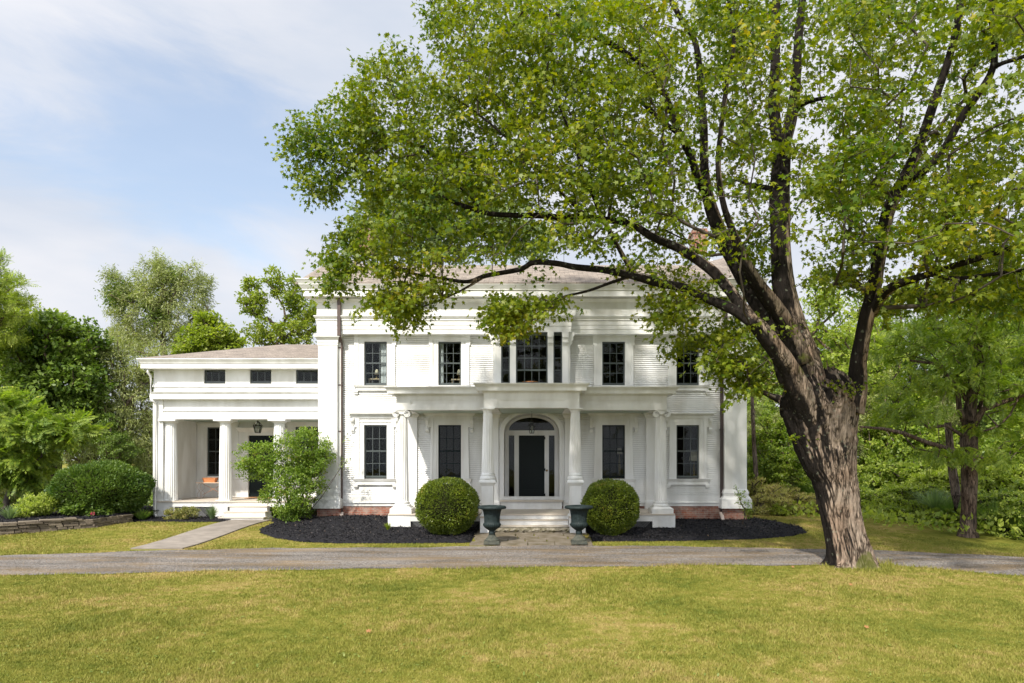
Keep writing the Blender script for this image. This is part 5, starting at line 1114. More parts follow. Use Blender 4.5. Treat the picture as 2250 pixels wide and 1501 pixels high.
def tree(name, label, cat, base, blobs, ncl, k, size, crad, tpl, lm, bm, r0=.012, group=None, trunk=None, step=.6, up=.6, droop=0., flat=.6, hang=0., ex=.5, minr=0.004, pen=.3, bend=.25):
    """an Empty at the foot with a trunk mesh and a crown mesh; blobs are (x,y,z,rx,ry,rz) relative to the foot"""
    L = np.array(base, float); o = empty(name, tuple(base)); tag(o, label, cat, group)
    C_ = blob_pts(blobs, ncl)
    if trunk is None: zt = min(b[2] for b in blobs); trunk = [(0, 0, -.2), (0, 0, zt * .35), (.05, 0, zt * .7), (0, .05, zt)]
    P0 = [np.array(p, float) for p in trunk]; par0 = [-1] + list(range(len(P0) - 1))
    A, par, tips = skeleton(P0, par0, C_, step, pen, droop); r = branch_radii(par, tips, r0, ex); r[0] *= 1.35
    limb_mesh('trunk', A, par, r, bm, o, (0, 0, 0), 7, minr=minr)
    P = puff(C_, k, crad, flat); n = len(P); cen = np.mean([b[:3] for b in blobs], 0); outw = unit(P - cen)
    a = rdir(n) + outw * .5 + np.array([0, 0, -hang]); nn = rdir(n) * .75 + np.array([0, 0, up]) + outw * .35
    scatter('crown', P, a, nn, rng.uniform(.7, 1.25, n) * size, tpl, lm, o, bend=bend); return o
def dup(o, loc, rz, sc, label=None):
    c = o.copy(); col.objects.link(c); c.location = loc; c.rotation_euler = (0, 0, rz); c.scale = sc if isinstance(sc, tuple) else (sc, sc, sc)
    if label: c['label'] = label
    for ch in list(o.children): d = ch.copy(); col.objects.link(d); d.parent = c
    return c

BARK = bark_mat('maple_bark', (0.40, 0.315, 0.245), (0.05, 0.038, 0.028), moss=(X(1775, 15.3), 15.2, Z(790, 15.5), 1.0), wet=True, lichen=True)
BARK2 = bark_mat('grey_bark', (0.24, 0.185, 0.145), (0.035, 0.028, 0.022), scale=1.3)
TWIG = mat('dark_twig', (0.045, 0.035, 0.028), .9, .1, var=(0.10, 0.085, 0.07), vscale=4)
MAPLE_L = leaf_mat('maple_leaf', (0.048, 0.105, 0.006), (0.205, 0.24, 0.012), (0.34, 0.29, 0.03), transl=.44, tint=(1.8, 1.7, .35), patch=.45)

# ---------------------------------------------------------------- the big maple: limbs drawn as they fork
MX, MY = X(1862, 15.75), 15.75
ML = (MX, MY, 0)
maple = tag(empty('maple_tree', ML), 'huge old maple with a gnarled leaning trunk and wide spreading limbs beside the drive', 'tree')
def PX(px_, py_, Y): return (X(px_, Y), Y, Z(py_, Y))
# trunk: left/right silhouettes by height
tr_rows = [(1262, 1800, 1956), (1250, 1812, 1946), (1241, 1820, 1936), (1225, 1822, 1928), (1200, 1818, 1920), (1165, 1813, 1907), (1125, 1804.6, 1899), (1086, 1795, 1896), (1059, 1787, 1891), (1032, 1768, 1887), (994, 1752, 1886), (951, 1733, 1886), (916, 1722, 1888), (885, 1715, 1890), (862, 1712, 1890), (840, 1716, 1884), (815, 1728, 1862), (800, 1742, 1835)]
rs = []; nseg = 150; import itertools
ys_ = [r[0] for r in tr_rows]
def fbm(x, y, z, o=4): return noise.fractal((x, y, z), 1.0, 2.0, o)
for i in range(171):
    py_ = 1262 - (1262 - 800) * i / 170
    l = np.interp(-py_, [-v for v in ys_], [r[1] for r in tr_rows]); r_ = np.interp(-py_, [-v for v in ys_], [r[2] for r in tr_rows])
    cx, hw, zc = X((l + r_) / 2 - 5, MY), (r_ - l) / 2 * MY / F * .90, Z(py_, MY); ring = []
    root = max(0, (.55 - zc) / .55); cap_ = max(0, (zc - 3.9) / .7)
    for j in range(nseg):
        a = 2 * math.pi * j / nseg; tw = a + zc * .16
        rid = fbm(math.cos(tw) * 2.6, math.sin(tw) * 2.6, zc * .35 + 5, 3) * .085
        fis = abs(fbm(math.cos(tw) * 9, math.sin(tw) * 9, zc * 1.1, 3)); fis = -min(fis, .35) * .02 + .035 * (min(fis * 4, 1) - 1) * 1.5
        bur = .10 * math.exp(-((zc - 2.75) / .35) ** 2) * max(0, fbm(math.cos(a) * 3, math.sin(a) * 3, zc * 4, 3)) + .05 * fbm(math.cos(a) * 4 + 7, math.sin(a) * 4, zc * 5, 4) * math.exp(-((zc - 3.6) / .8) ** 2)
        ro = root ** 2 * (.26 * max(0, math.sin(a * 5 + .6 + .4 * math.sin(a * 2))) ** 2 + .05)
        k = 1 + rid + fis + bur + ro
        # the deep fold between the left limb's buttress and the trunk front
        fold = -.16 * math.exp(-((((a - 4.05 + .18 * (3.5 - zc)) + math.pi) % (2 * math.pi) - math.pi) / .13) ** 2) * max(0, min(1, (zc - 2.4) / .8))
        fold2 = -.10 * math.exp(-(((a - 4.95 + .25 * math.sin(zc * 2)) / .07) ** 2)) * max(0, 1 - abs(zc - .45) / .55)
        ring.append((cx + hw * math.cos(a) * (k + fold * .3), MY + hw * .88 * math.sin(a) * (k + fold + fold2), zc - max(0, zc - 3.6) * (.45 + .9 * fbm(math.cos(a) * 2.2, math.sin(a) * 2.2, 4.2, 3) + .5 * fbm(math.cos(a) * 8, math.sin(a) * 8, 1.2, 3))))
    rs.append(ring)
m = MB(ML); m.rings(rs, True)
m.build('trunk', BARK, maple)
# limbs: (px, py, Y, radius px)
LIMBS = dict(
 R=[(1868, 905, 15.6, 30), (1882, 850, 15.5, 21), (1888, 780, 15.3, 17), (1904, 700, 15.1, 15), (1922, 625, 14.9, 14.5), (1936, 540, 14.7, 14), (1954, 457, 14.5, 13.5), (1986, 396, 14.3, 14), (2020, 320, 14.1, 10.5), (2059, 205, 13.9, 9), (2080, 145, 13.8, 8), (2103, 56, 13.7, 7), (2120, -60, 13.7, 6), (2150, -200, 13.7, 4)],
 R3=[(1986, 396, 14.3, 10), (2033, 373, 14.0, 9), (2075, 326, 13.8, 8), (2117, 252, 13.6, 8), (2147, 210, 13.4, 7.5), (2178, 159, 13.3, 7), (2186, 110, 13.2, 6), (2178, 40, 13.1, 5), (2190, -60, 13, 4)],
 R4=[(2182, 150, 13.3, 5), (2205, 138, 13.1, 4.5), (2260, 120, 12.9, 4), (2380, 60, 12.5, 3)],
 R2=[(1915, 690, 15.1, 11), (1935, 655, 14.7, 11), (1962, 630, 14.3, 10), (1995, 617, 14.0, 8.5), (2040, 603, 13.7, 7.5), (2100, 583, 13.3, 7), (2150, 568, 13.0, 6.5), (2215, 548, 12.7, 6), (2300, 530, 12.3, 5), (2450, 500, 11.8, 3.5)],
 R5=[(2040, 603, 13.7, 5), (2095, 612, 13.4, 4.5), (2160, 606, 13.1, 4), (2250, 594, 12.8, 3.5), (2370, 600, 12.4, 2.5)],
 C=[(1792, 905, 15.9, 40), (1775, 840, 16.0, 38), (1757, 770, 16.1, 33), (1738, 700, 16.3, 26), (1722, 630, 16.4, 22.5), (1716, 560, 16.5, 21), (1713, 443, 16.6, 21), (1717, 350, 16.7, 19.5), (1722, 300, 16.7, 17)],
 C1=[(1717, 340, 16.7, 13), (1702, 257, 16.8, 12), (1703, 150, 16.9, 10.5), (1704, 47, 17.0, 9.5), (1705, -60, 17.0, 8), (1690, -250, 17, 5)],
 C2=[(1724, 320, 16.7, 13), (1744, 233, 16.6, 12), (1750, 160, 16.5, 10), (1755, 80, 16.4, 9), (1768, -40, 16.3, 7), (1790, -220, 16.2, 4)],
 C3=[(1708, 418, 16.7, 6), (1680, 412, 17.2, 5.5), (1650, 407, 17.7, 5), (1630, 400, 18.2, 3.5)],
 C4=[(1750, 240, 16.6, 6), (1775, 224, 16.0, 5), (1815, 215, 15.3, 4)],
 L1=[(1790, 930, 15.6, 36), (1762, 868, 15.3, 27), (1735, 812, 15.1, 22), (1706, 768, 14.9, 20), (1680, 735, 14.8, 18), (1655, 708, 14.8, 16), (1620, 685, 15.0, 12), (1565, 660, 15.4, 10.5), (1500, 632, 15.8, 9.5), (1448, 622, 16.1, 9), (1389, 606, 16.5, 8), (1330, 594, 16.9, 7), (1266, 587, 17.3, 6.5), (1222, 579, 17.5, 6), (1172, 577, 17.8, 6), (1142, 592, 18.0, 5.5), (1068, 606, 18.4, 4.8), (1029, 619, 18.6, 4.2), (985, 614, 18.9, 3.2), (896, 599, 19.4, 2.4), (822, 582, 19.8, 1.8), (760, 560, 20.0, 1.2)],
 L1b=[(1389, 606, 16.5, 4), (1340, 622, 16.9, 3.5), (1290, 640, 17.3, 3), (1230, 655, 17.6, 2.4), (1150, 690, 18.0, 1.6)],
 L1c=[(1068, 606, 18.4, 3), (1010, 640, 18.7, 2.4), (940, 670, 19.0, 2), (880, 690, 19.2, 1.2)],
 L2=[(1655, 708, 14.8, 14), (1628, 672, 15.0, 12), (1597, 630, 15.3, 11.5), (1565, 595, 15.6, 11), (1530, 570, 15.9, 10.5), (1490, 545, 16.2, 9.5), (1438, 523, 16.5, 8.5), (1400, 500, 16.7, 7.5), (1364, 488, 16.9, 7), (1290, 478, 17.3, 6.8), (1241, 478, 17.5, 6.5), (1180, 474, 17.7, 6), (1123, 473, 17.9, 5.5), (1068, 468, 18.1, 5), (1009, 449, 18.4, 4.5), (975, 434, 18.6, 4.2), (930, 424, 18.8, 4), (881, 409, 19.0, 3.6), (822, 390, 19.2, 3), (763, 365, 19.4, 2.4), (699, 340, 19.6, 1.8), (649, 322, 19.8, 1.2)],
 L3=[(1745, 840, 16.2, 30), (1712, 760, 16.6, 24), (1680, 700, 16.9, 18), (1648, 640, 17.1, 16), (1612, 570, 17.3, 16), (1580, 505, 17.5, 15.5), (1558, 440, 17.6, 13), (1548, 373, 17.7, 10), (1546, 280, 17.8, 8.5), (1540, 190, 17.9, 7.5), (1535, 130, 17.9, 6.5), (1524, 84, 17.9, 6), (1497, 42, 17.9, 5.5), (1470, -10, 17.9, 5), (1430, -120, 17.9, 3.5)],
 L4=[(1760, 800, 15.9, 28), (1722, 705, 15.8, 19), (1690, 660, 15.6, 17), (1660, 618, 15.4, 15), (1637, 575, 15.2, 12), (1608, 504, 15.0, 8), (1588, 443, 14.8, 6.5), (1578, 364, 14.6, 6), (1585, 280, 14.5, 5.5), (1597, 187, 14.4, 5), (1613, 93, 14.4, 4), (1600, 0, 14.4, 3)],
 L5=[(1556, 435, 17.6, 10), (1535, 395, 17.4, 9), (1518, 345, 17.2, 8.5), (1490, 285, 17.0, 7.5), (1462, 210, 16.9, 6.5), (1420, 150, 16.8, 5.5), (1354, 103, 16.8, 5), (1310, 84, 16.8, 4.5), (1275, 59, 16.9, 3.5), (1200, 20, 17, 2.5)],
 L5b=[(1500, 300, 17.1, 6), (1450, 262, 17.3, 5), (1380, 200, 17.6, 4), (1300, 165, 17.8, 3), (1200, 130, 18, 2)],
 L6=[(1395, 607, 16.5, 5.5), (1365, 555, 16.4, 5), (1338, 505, 16.3, 4.8), (1317, 465, 16.2, 4.5), (1303, 430, 16.1, 4), (1285, 385, 16.0, 3.6), (1262, 316, 16.0, 3.2), (1232, 240, 16.0, 2.6), (1200, 170, 16, 2)],
 L7=[(1290, 478, 17.3, 4), (1250, 440, 17.0, 3.5), (1190, 380, 16.8, 3), (1120, 310, 16.8, 2.5), (1050, 250, 17.0, 2), (960, 190, 17.4, 1.4)],
 L8=[(1068, 468, 18.1, 3.2), (1000, 400, 18.3, 2.8), (930, 320, 18.6, 2.2), (880, 240, 18.8, 1.6), (850, 170, 19, 1.2)],
 L9=[(1720, 880, 16.3, 10), (1690, 868, 16.9, 6), (1655, 850, 17.4, 4), (1610, 820, 17.8, 3), (1560, 780, 18.2, 2)])
def smooth_path(pts, sub=4):
    P = [np.array(p, float) for p in pts]; o_ = []
    for i in range(len(P) - 1):
        p0 = P[max(i - 1, 0)]; p1, p2 = P[i], P[i + 1]; p3 = P[min(i + 2, len(P) - 1)]
        for s in range(sub):
            u = s / sub; o_.append(.5 * ((2 * p1) + (-p0 + p2) * u + (2 * p0 - 5 * p1 + 4 * p2 - p3) * u * u + (-p0 + 3 * p1 - 3 * p2 + p3) * u ** 3))
    o_.append(P[-1]); return o_
NP, NPAR = [np.array([MX, MY, 0.]), np.array([MX - .3, MY, 2.5])], [-1, 0]
def nearer(Y, px_): return Y - max(0, (1500 - px_) / 900) * 2.0 if px_ < 1500 else Y
for nm, pts in LIMBS.items():
    pts = [(a, b, nearer(c, a), d) for a, b, c, d in pts]
    q = smooth_path([(*PX(a, b, c), d * c / F) for a, b, c, d in pts], 5); big = q[0][3] > .12 or nm in 'C1 C2'; ns = 40 if big else 16; m = MB(ML); rs = []
    for i, p in enumerate(q):
        d = Vector((q[min(i + 1, len(q) - 1)] - q[max(i - 1, 0)])[:3]).normalized(); u = d.cross(Vector((.2, 1, .1))).normalized(); w = u.cross(d); c = Vector(p[:3]); ring = []
        for j in range(ns):
            a = 2 * math.pi * j / ns; v = u * math.cos(a) + w * math.sin(a); f = 1 + .10 * fbm(c.x * 2 + v.x, c.y * 2 + v.y, c.z * 2 + v.z, 2)
            if big: f += .07 * fbm(v.x * 5 + c.x, v.y * 5, c.z * 1.2 + v.z * 5, 3)
            ring.append(tuple(c + v * (p[3] * f)))
        rs.append(ring)
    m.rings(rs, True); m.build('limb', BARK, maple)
    last = 1
    for i, p in enumerate(q[(5 if nm in ('R', 'C', 'L1', 'L3', 'L4') else 2)::2]): NP.append(np.array(p[:3])); NPAR.append(last); last = len(NP) - 1
# the knot and burrs on the trunk
m = MB(ML); rd = random.Random(3)
for (px_, py_, Y, r) in ((1822, 938, 15.36, .2), (1852, 892, 15.45, .17)):
    c = Vector(PX(px_, py_, Y)); rs = []
    for i in range(1, 14):
        th = math.pi * i / 14; ring = []
        for j in range(22):
            a = 2 * math.pi * j / 22; v = Vector((math.sin(th) * math.cos(a), math.sin(th) * math.sin(a) * .8, math.cos(th) * 1.1)); f = 1 + .35 * fbm(v.x * 2 + px_, v.y * 2, v.z * 2, 4)
            ring.append(tuple(c + v * r * f))
        rs.append(ring)
    m.rings(rs, True)
m.build('burr', BARK, maple)['kind'] = 'stuff'

# crown: leaf sprays inside the outline the tree has, each at its own distance
OUT = [(2700, -420), (1050, -420), (960, -200), (945, 10), (955, 90), (1000, 150), (940, 150), (900, 108), (868, 105), (862, 130), (790, 140), (790, 205), (735, 235), (665, 250), (668, 285), (620, 315), (620, 350), (672, 372), (690, 430), (728, 428), (750, 395), (800, 390), (822, 440), (790, 470), (745, 520), (722, 560), (732, 632), (748, 632), (790, 590), (815, 610), (830, 690), (880, 702), (918, 688), (935, 650), (985, 620), (1075, 585), (1130, 600), (1190, 600), (1240, 590), (1330, 590), (1400, 610), (1450, 640), (1460, 690), (1490, 720), (1480, 760), (1510, 770), (1540, 700), (1580, 740), (1600, 790), (1600, 860), (1640, 875), (1690, 860), (1702, 800), (1690, 740), (1640, 690), (1690, 600), (1740, 480), (1775, 620), (1850, 640), (1880, 610), (1930, 700), (2000, 700), (2060, 660), (2200, 690), (2300, 650), (2700, 560)]
OUT2 = [[(1058, 682), (1090, 662), (1150, 668), (1240, 655), (1240, 668), (1180, 690), (1165, 715), (1140, 728), (1105, 722), (1110, 690)], [(1500, 752), (1560, 752), (1620, 790), (1620, 830), (1560, 800)]]
n = 30000; qx = rng.uniform(600, 2700, n); qy = rng.uniform(-420, 900, n); keep = inpoly(qx, qy, OUT)
for P in OUT2: keep |= inpoly(qx, qy, P)
dens = np.ones(n)
def soften(cx, cy, rx, ry, v): global dens; dens *= 1 - (1 - v) * np.exp(-(((qx - cx) / rx) ** 2 + ((qy - cy) / ry) ** 2))
soften(1785, 300, 40, 75, .05); soften(1790, 480, 50, 55, .05); soften(1115, 610, 260, 50, .08); soften(1000, 540, 200, 60, .7); soften(1300, 560, 160, 40, .5); soften(2230, 200, 50, 100, .1); soften(2060, 180, 190, 170, .5); soften(1830, 150, 90, 120, .55); soften(2240, 330, 90, 110, .5); soften(1800, 560, 80, 60, .35); soften(1990, 150, 70, 60, .4); soften(1655, 440, 22, 40, .2)
soften(2230, 470, 60, 60, .3); soften(965, 125, 40, 35, .1); soften(1490, 640, 60, 30, .35); soften(1380, 640, 60, 25, .35); soften(1510, 800, 45, 55, .05); soften(1840, 700, 60, 60, .4); soften(1000, 650, 40, 25, .3)
dens *= np.where(qy < -40, .13, 1) * np.where((qy < -10) & (qx < 1350), .25, 1) * np.where(qx > 2300, .12, 1) * np.where((qy > 680) & (qx > 1400), .8, 1)
keep &= rng.random(n) < dens; qx, qy = qx[keep], qy[keep]; qx, qy = qx[:2850], qy[:2850]; n = len(qx)
print('maple clusters', n, keep.sum())
yc = np.interp(qx, [600, 1000, 1400, 1800, 2250, 2700], [17.6, 17.2, 16.4, 15.6, 13.8, 12.5]); ed = np.interp(qx, [600, 800, 1100, 1500, 2700], [.3, 1.0, 2.2, 3.4, 3.6]) * np.where(qy > 560, .55, 1)
yy = np.clip(yc + rng.uniform(-1, 1, n) * ed, 8.5, 20.3)
TG = np.stack([X(qx, yy), yy, Z(qy, yy)], 1)
# the shaded inside of the crown is bare along the big limbs
LN = np.concatenate([np.array(smooth_path([(*PX(a, b, nearer(c, a)), d * c / F) for a, b, c, d in p], 6)) for p in LIMBS.values()]); LN = LN[LN[:, 3] > .055]
keep = np.ones(len(TG), bool)
for i, t in enumerate(TG):
    s_ = t[1] / LN[:, 1]; dx = np.hypot(LN[:, 0] * s_ - t[0], (LN[:, 2] - CZ) * s_ + CZ - t[2]); near = (dx < .36 + LN[:, 3]) & (t[1] < LN[:, 1] + .35)
    if near.any() and rng.random() < .8: keep[i] = False
TG = TG[keep]
HANG = []
for (hx, hy, hY, sx__, sy__, k_) in ((735, 600, 17.9, 16, 34, 12), (760, 540, 17.8, 30, 30, 12), (850, 655, 17.5, 30, 20, 18), (895, 690, 17.5, 26, 16, 12), (950, 630, 17.3, 30, 14, 8), (1100, 690, 17.0, 28, 22, 16), (1150, 675, 17.0, 34, 14, 12), (1210, 662, 16.9, 26, 10, 7), (1135, 720, 17.0, 12, 10, 4), (1475, 690, 16.3, 34, 30, 12), (1545, 740, 17.2, 40, 22, 13), (1600, 790, 17.2, 34, 34, 16), (1640, 840, 17.0, 30, 26, 12), (1470, 640, 16.2, 26, 22, 8), (1490, 770, 17.2, 14, 10, 3)):
    q_h = rng.normal(0, .55, (k_, 3)); yh = hY + q_h[:, 2] * .5; HANG.append(np.stack([X(hx + q_h[:, 0] * sx__, yh), yh, Z(hy + q_h[:, 1] * sy__, yh)], 1))
TG = np.concatenate([TG] + HANG); n = len(TG)
A, par, tips = skeleton(NP, NPAR, TG, .42, .12, 0.0, .07); r = branch_radii(par, tips, .0042, .52)
limb_mesh('branch', A, par, np.minimum(r, .05), TWIG, maple, ML, 5, skip=len(NP), minr=.0)['kind'] = 'stuff'
# sprays: twigs of leaves fanning out and drooping at the tip of every branch
K = 46; d = unit(A[tips] - A[par[tips]] + np.array([0, 0, -.1])); P = []; D = []
for s in range(K):
    along = rng.random(n) * .9 - .35; side = rng.normal(0, .27, n); sd = unit(np.cross(d, np.array([0, 0, 1.]))); up_ = rng.normal(-.02, .07, n) - .10 * np.abs(side)
    P.append(TG + d * (along * .75)[:, None] + sd * side[:, None] + np.stack([0 * up_, 0 * up_, up_], 1)); D.append(d * .5 + sd * np.sign(side)[:, None] * .6)
P = np.concatenate(P); D = np.concatenate(D); nL = len(P)
a_ = D + rdir(nL) * .8 + np.array([0, 0, -.45]); nn_ = rdir(nL) * .85 + np.array([0, -.25, .75])
scatter('crown', P - np.array(ML), a_, nn_, rng.uniform(.075, .145, nL), MAPLE, MAPLE_L, maple, bend=.3)
print('maple leaves', nL)
# small shoots growing out of the old trunk
SHOOT = []
for (px_, py_, Y, r, k) in ((1745, 722, 15.2, .26, 60), (1862, 858, 15.0, .22, 60), (1838, 845, 15.0, .18, 30), (1752, 962, 15.0, .14, 26), (1700, 752, 15.1, .15, 14)):
    SHOOT.append(np.array(PX(px_, py_, Y)) + rng.normal(0, 1, (k, 3)) * [r, r * .5, r * .45])
P = np.concatenate(SHOOT); scatter('shoot', P - np.array(ML), rdir(len(P)) + [0, -.3, .1], rdir(len(P)) * .7 + [0, -.2, .8], rng.uniform(.05, .1, len(P)), MAPLE, MAPLE_L, maple)['kind'] = 'stuff'
#PART4
# ================================================================ SHRUBS BY THE HOUSE
BOX_L = leaf_mat('boxwood_leaf', (0.045, 0.075, 0.010), (0.20, 0.25, 0.025), (0.30, 0.21, 0.04), transl=.22, patch=2.2, rough=.35)
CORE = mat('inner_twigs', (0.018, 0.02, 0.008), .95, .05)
def boxball(name, cx, cy, z0, rx, h, label, e=2.5, foot=.72, n=24000, size=.05, lm=None, lk=.085, group='clipped boxwood balls flanking the front steps'):
    L = np.array([cx, cy, z0]); t = tag(empty(name, tuple(L)), label, 'bush', group)
    d = rdir(n); p = np.sign(d) * np.abs(d) ** (2 / e); p /= (np.abs(p) ** e).sum(1, keepdims=True) ** (1 / e)
    th = p[:, 2]; wid = np.where(th < 0, 1 - (1 - foot) * np.abs(th) ** 1.6, 1 - .10 * th ** 2); lump = np.array([1 + lk * noise.noise((a * 2.2 + cx, b * 2.2, c * 2.2)) for a, b, c in p])
    s = lump * rng.uniform(.90, 1.012, n) + (rng.random(n) < .02) * rng.uniform(0, .06, n); P = np.stack([p[:, 0] * rx * wid * s, p[:, 1] * rx * wid * s, h / 2 + p[:, 2] * h / 2 * s], 1); P[:, 2] = np.maximum(P[:, 2], .03)
    outw = unit(p * [1, 1, 1]); a = outw * .9 + rdir(n) * .75 + [0, 0, .35]; nn = rdir(n) * .9 + outw * .5 + [0, 0, .3]
    scatter('foliage', P, a, nn, rng.uniform(.7, 1.35, n) * size, OVAL, lm or BOX_L, t)
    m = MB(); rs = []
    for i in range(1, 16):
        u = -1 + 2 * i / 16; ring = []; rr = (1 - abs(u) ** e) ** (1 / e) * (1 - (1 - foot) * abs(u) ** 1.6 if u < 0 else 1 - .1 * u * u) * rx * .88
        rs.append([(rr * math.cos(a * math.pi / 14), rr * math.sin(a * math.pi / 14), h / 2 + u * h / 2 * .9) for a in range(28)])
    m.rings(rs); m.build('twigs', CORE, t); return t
boxball('boxwood_bush', X(983.5, 21.1), 21.1, T(0, 21.1) + .02, .95, 1.74, 'larger clipped boxwood ball left of the front steps')
boxball('boxwood_bush', X(1341.5, 21.1), 21.1, T(0, 21.1) + .02, .875, 1.68, 'rounder clipped boxwood ball right of the front steps', e=2.25)

VIB_L = leaf_mat('viburnum_leaf', (0.08, 0.15, 0.018), (0.25, 0.33, 0.045), (0.34, 0.22, 0.09), transl=.35, patch=1.2)
EUO_L = leaf_mat('dense_shrub_leaf', (0.038, 0.085, 0.012), (0.13, 0.19, 0.032), transl=.28, patch=1.0)
VINE_L = leaf_mat('vine_leaf', (0.06, 0.115, 0.016), (0.19, 0.26, 0.04), transl=.3, patch=.6)
YEL_L = leaf_mat('yellow_green_leaf', (0.14, 0.20, 0.02), (0.28, 0.32, 0.035), transl=.4, patch=.8)
MID_L = leaf_mat('mid_green_leaf', (0.13, 0.19, 0.03), (0.38, 0.42, 0.08), transl=.45, patch=.3)
DARK_L = leaf_mat('dark_green_leaf', (0.055, 0.105, 0.018), (0.19, 0.26, 0.05), transl=.3, patch=.25)
WIL_L = leaf_mat('willow_leaf', (0.17, 0.20, 0.07), (0.36, 0.38, 0.15), transl=.35, patch=.3)
SUM_L = leaf_mat('sumac_leaf', (0.10, 0.165, 0.02), (0.26, 0.32, 0.04), (0.42, 0.42, 0.06), transl=.4, patch=.8)
DRY_L = leaf_mat('dry_stalk', (0.42, 0.32, 0.15), (0.36, 0.38, 0.08), transl=.3, patch=1.5)
BLADE_L = leaf_mat('long_blade', (0.07, 0.13, 0.03), (0.17, 0.24, 0.06), transl=.35, patch=1)
BLUE_L = leaf_mat('reed_blade', (0.10, 0.15, 0.08), (0.22, 0.28, 0.15), transl=.35, patch=1)

by = 23.55
def P2(px_, py_, Y, b): p = PX(px_, py_, Y); return (p[0] - b[0], p[1] - b[1], p[2] - b[2])
b = (X(652, by), by, T(0, by) + .08)
bl = [(*P2(575, 1005, by - .1, b), .85, .7, .55), (*P2(640, 985, by, b), .8, .7, .55), (*P2(700, 1000, by + .1, b), .5, .6, .6), (*P2(560, 1030, by, b), .55, .6, .4), (*P2(640, 1060, by - .2, b), .9, .7, .5), (*P2(690, 1065, by, b), .4, .5, .4), (*P2(640, 1115, by - .1, b), .62, .6, .35), (*P2(610, 1040, by, b), .8, .7, .5), (*P2(665, 1030, by, b), .75, .7, .5), (*P2(600, 1085, by, b), .45, .5, .35), (*P2(655, 1095, by - .1, b), .6, .6, .4), (*P2(640, 1128, by - .1, b), .62, .55, .25), (*P2(670, 960, by, b), .45, .5, .3)]
vib = tree('viburnum_bush', 'open many-stemmed green shrub before the wing steps and left pilaster', 'bush', b, bl, 540, 44, .08, .22, OVAL, VIB_L, TWIG, r0=.0035, trunk=[(0, 0, -.1), (0, 0, .1)], step=.2, up=.8, pen=.12, ex=.42)
# the thin stems reaching right
m = MB(); tw = []
for (q, e) in (((660, 1140), [(690, 1100), (722, 1065), (748, 1030), (762, 1012)]), ((668, 1138), [(708, 1090), (735, 1050), (752, 1020), (764, 965)]), ((655, 1140), [(690, 1070), (712, 1020), (722, 975)])):
    pts = [P2(q[0], q[1], by, b)] + [P2(x, y, by - .05, b) for x, y in e]; m.tube(pts, [.014, .011, .008, .006, .004][:len(pts)], 6); tw += [pts[-1]] * 30 + [pts[-2]] * 14
m.build('stem', TWIG, vib); tw = np.array(tw) + rng.normal(0, .1, (len(tw), 3)); scatter('twig_leaves', tw, rdir(len(tw)) + [0, 0, -.2], rdir(len(tw)) * .7 + [0, 0, .8], rng.uniform(.05, .085, len(tw)), OVAL, VIB_L, vib)

by = 24.6; b = (X(228, by), by, .42)
boxball('burning_bush', b[0] - .12, by, .30, 1.52, 2.0, 'large rounded dense shrub left of the wing', e=2.15, foot=.8, n=30000, size=.085, lm=EUO_L, lk=.2, group=None)

def tuft(name, label, cat, base, n, h, spread, m_, w=.014, group=None, arch=.6, flower=None):
    o = tag(empty(name, base), label, cat, group); an = rng.random(n) * 2 * math.pi; lean = rng.random(n) ** .8 * spread; hh = rng.uniform(.6, 1.05, n) * h; p0 = np.stack([np.cos(an) * lean * .18, np.sin(an) * lean * .18, 0 * an], 1); V = []
    w_ = np.stack([-np.sin(an), np.cos(an), 0 * an], 1) * w; dirv = np.stack([np.cos(an), np.sin(an), 0 * an], 1); segs = 4
    for s in range(segs + 1):
        u = s / segs; c = p0 + dirv * (lean * (u ** 1.7))[:, None] + np.array([0, 0, 1.]) * (hh * (u - arch * .35 * u ** 3 * (lean / max(spread, .01))))[:, None]; k = (1 - u) ** .6 * .999 + .001; V += [c - w_ * k, c + w_ * k]
    V = np.stack(V, 1).reshape(-1, 3); q = 2 * (segs + 1); bb = (np.arange(n) * q)[:, None]; Fc = np.concatenate([np.stack([bb[:, 0] + 2 * s, bb[:, 0] + 2 * s + 1, bb[:, 0] + 2 * s + 3, bb[:, 0] + 2 * s + 2], 1) for s in range(segs)])
    me = np_mesh('blades', V, Fc, 4); link('blades', me, m_, o)
    if flower:
        fm, k, fs = flower; an = rng.random(k) * 6.28; rr = rng.random(k) * spread * .8; P = np.stack([np.cos(an) * rr, np.sin(an) * rr, h * rng.uniform(.85, 1.15, k)], 1); P = np.repeat(P, 6, 0) + rng.normal(0, fs * .6, (k * 6, 3)); scatter('flowers', P, rdir(k * 6), rdir(k * 6), np.full(k * 6, fs), QUAD, fm, o)['kind'] = 'stuff'
    return o
tuft('lily_tuft', 'small yellow green tuft of blades by the left portico plinth', 'plant', (X(852, 21.7), 21.7, .2), 90, .26, .2, YEL_L, .012)
LAV = leaf_mat('lavender_flower', (0.30, 0.25, 0.45), (0.4, 0.35, 0.55), transl=.3)
by = 25.0; tuft('lavender', 'grey green lavender clump beside the wing steps', 'plant', (X(466, by), by, .2), 300, .62, .34, BLUE_L, .007, flower=(LAV, 26, .025))
by = 24.9; b = (X(402, by), by, .2); tree('spirea_bush', 'low bronze and yellow shrub before the wing lattice', 'bush', b, [(*P2(402, 1128, by, b), .60, .4, .24), (*P2(385, 1135, by, b), .4, .35, .2)], 130, 40, .05, .11, QUAD, leaf_mat('spirea_leaf', (0.13, 0.15, 0.04), (0.30, 0.27, 0.08), (0.3, 0.16, 0.09), transl=.3, patch=4), TWIG, r0=.0025, trunk=[(0, 0, -.05), (0, 0, .05)], step=.12)
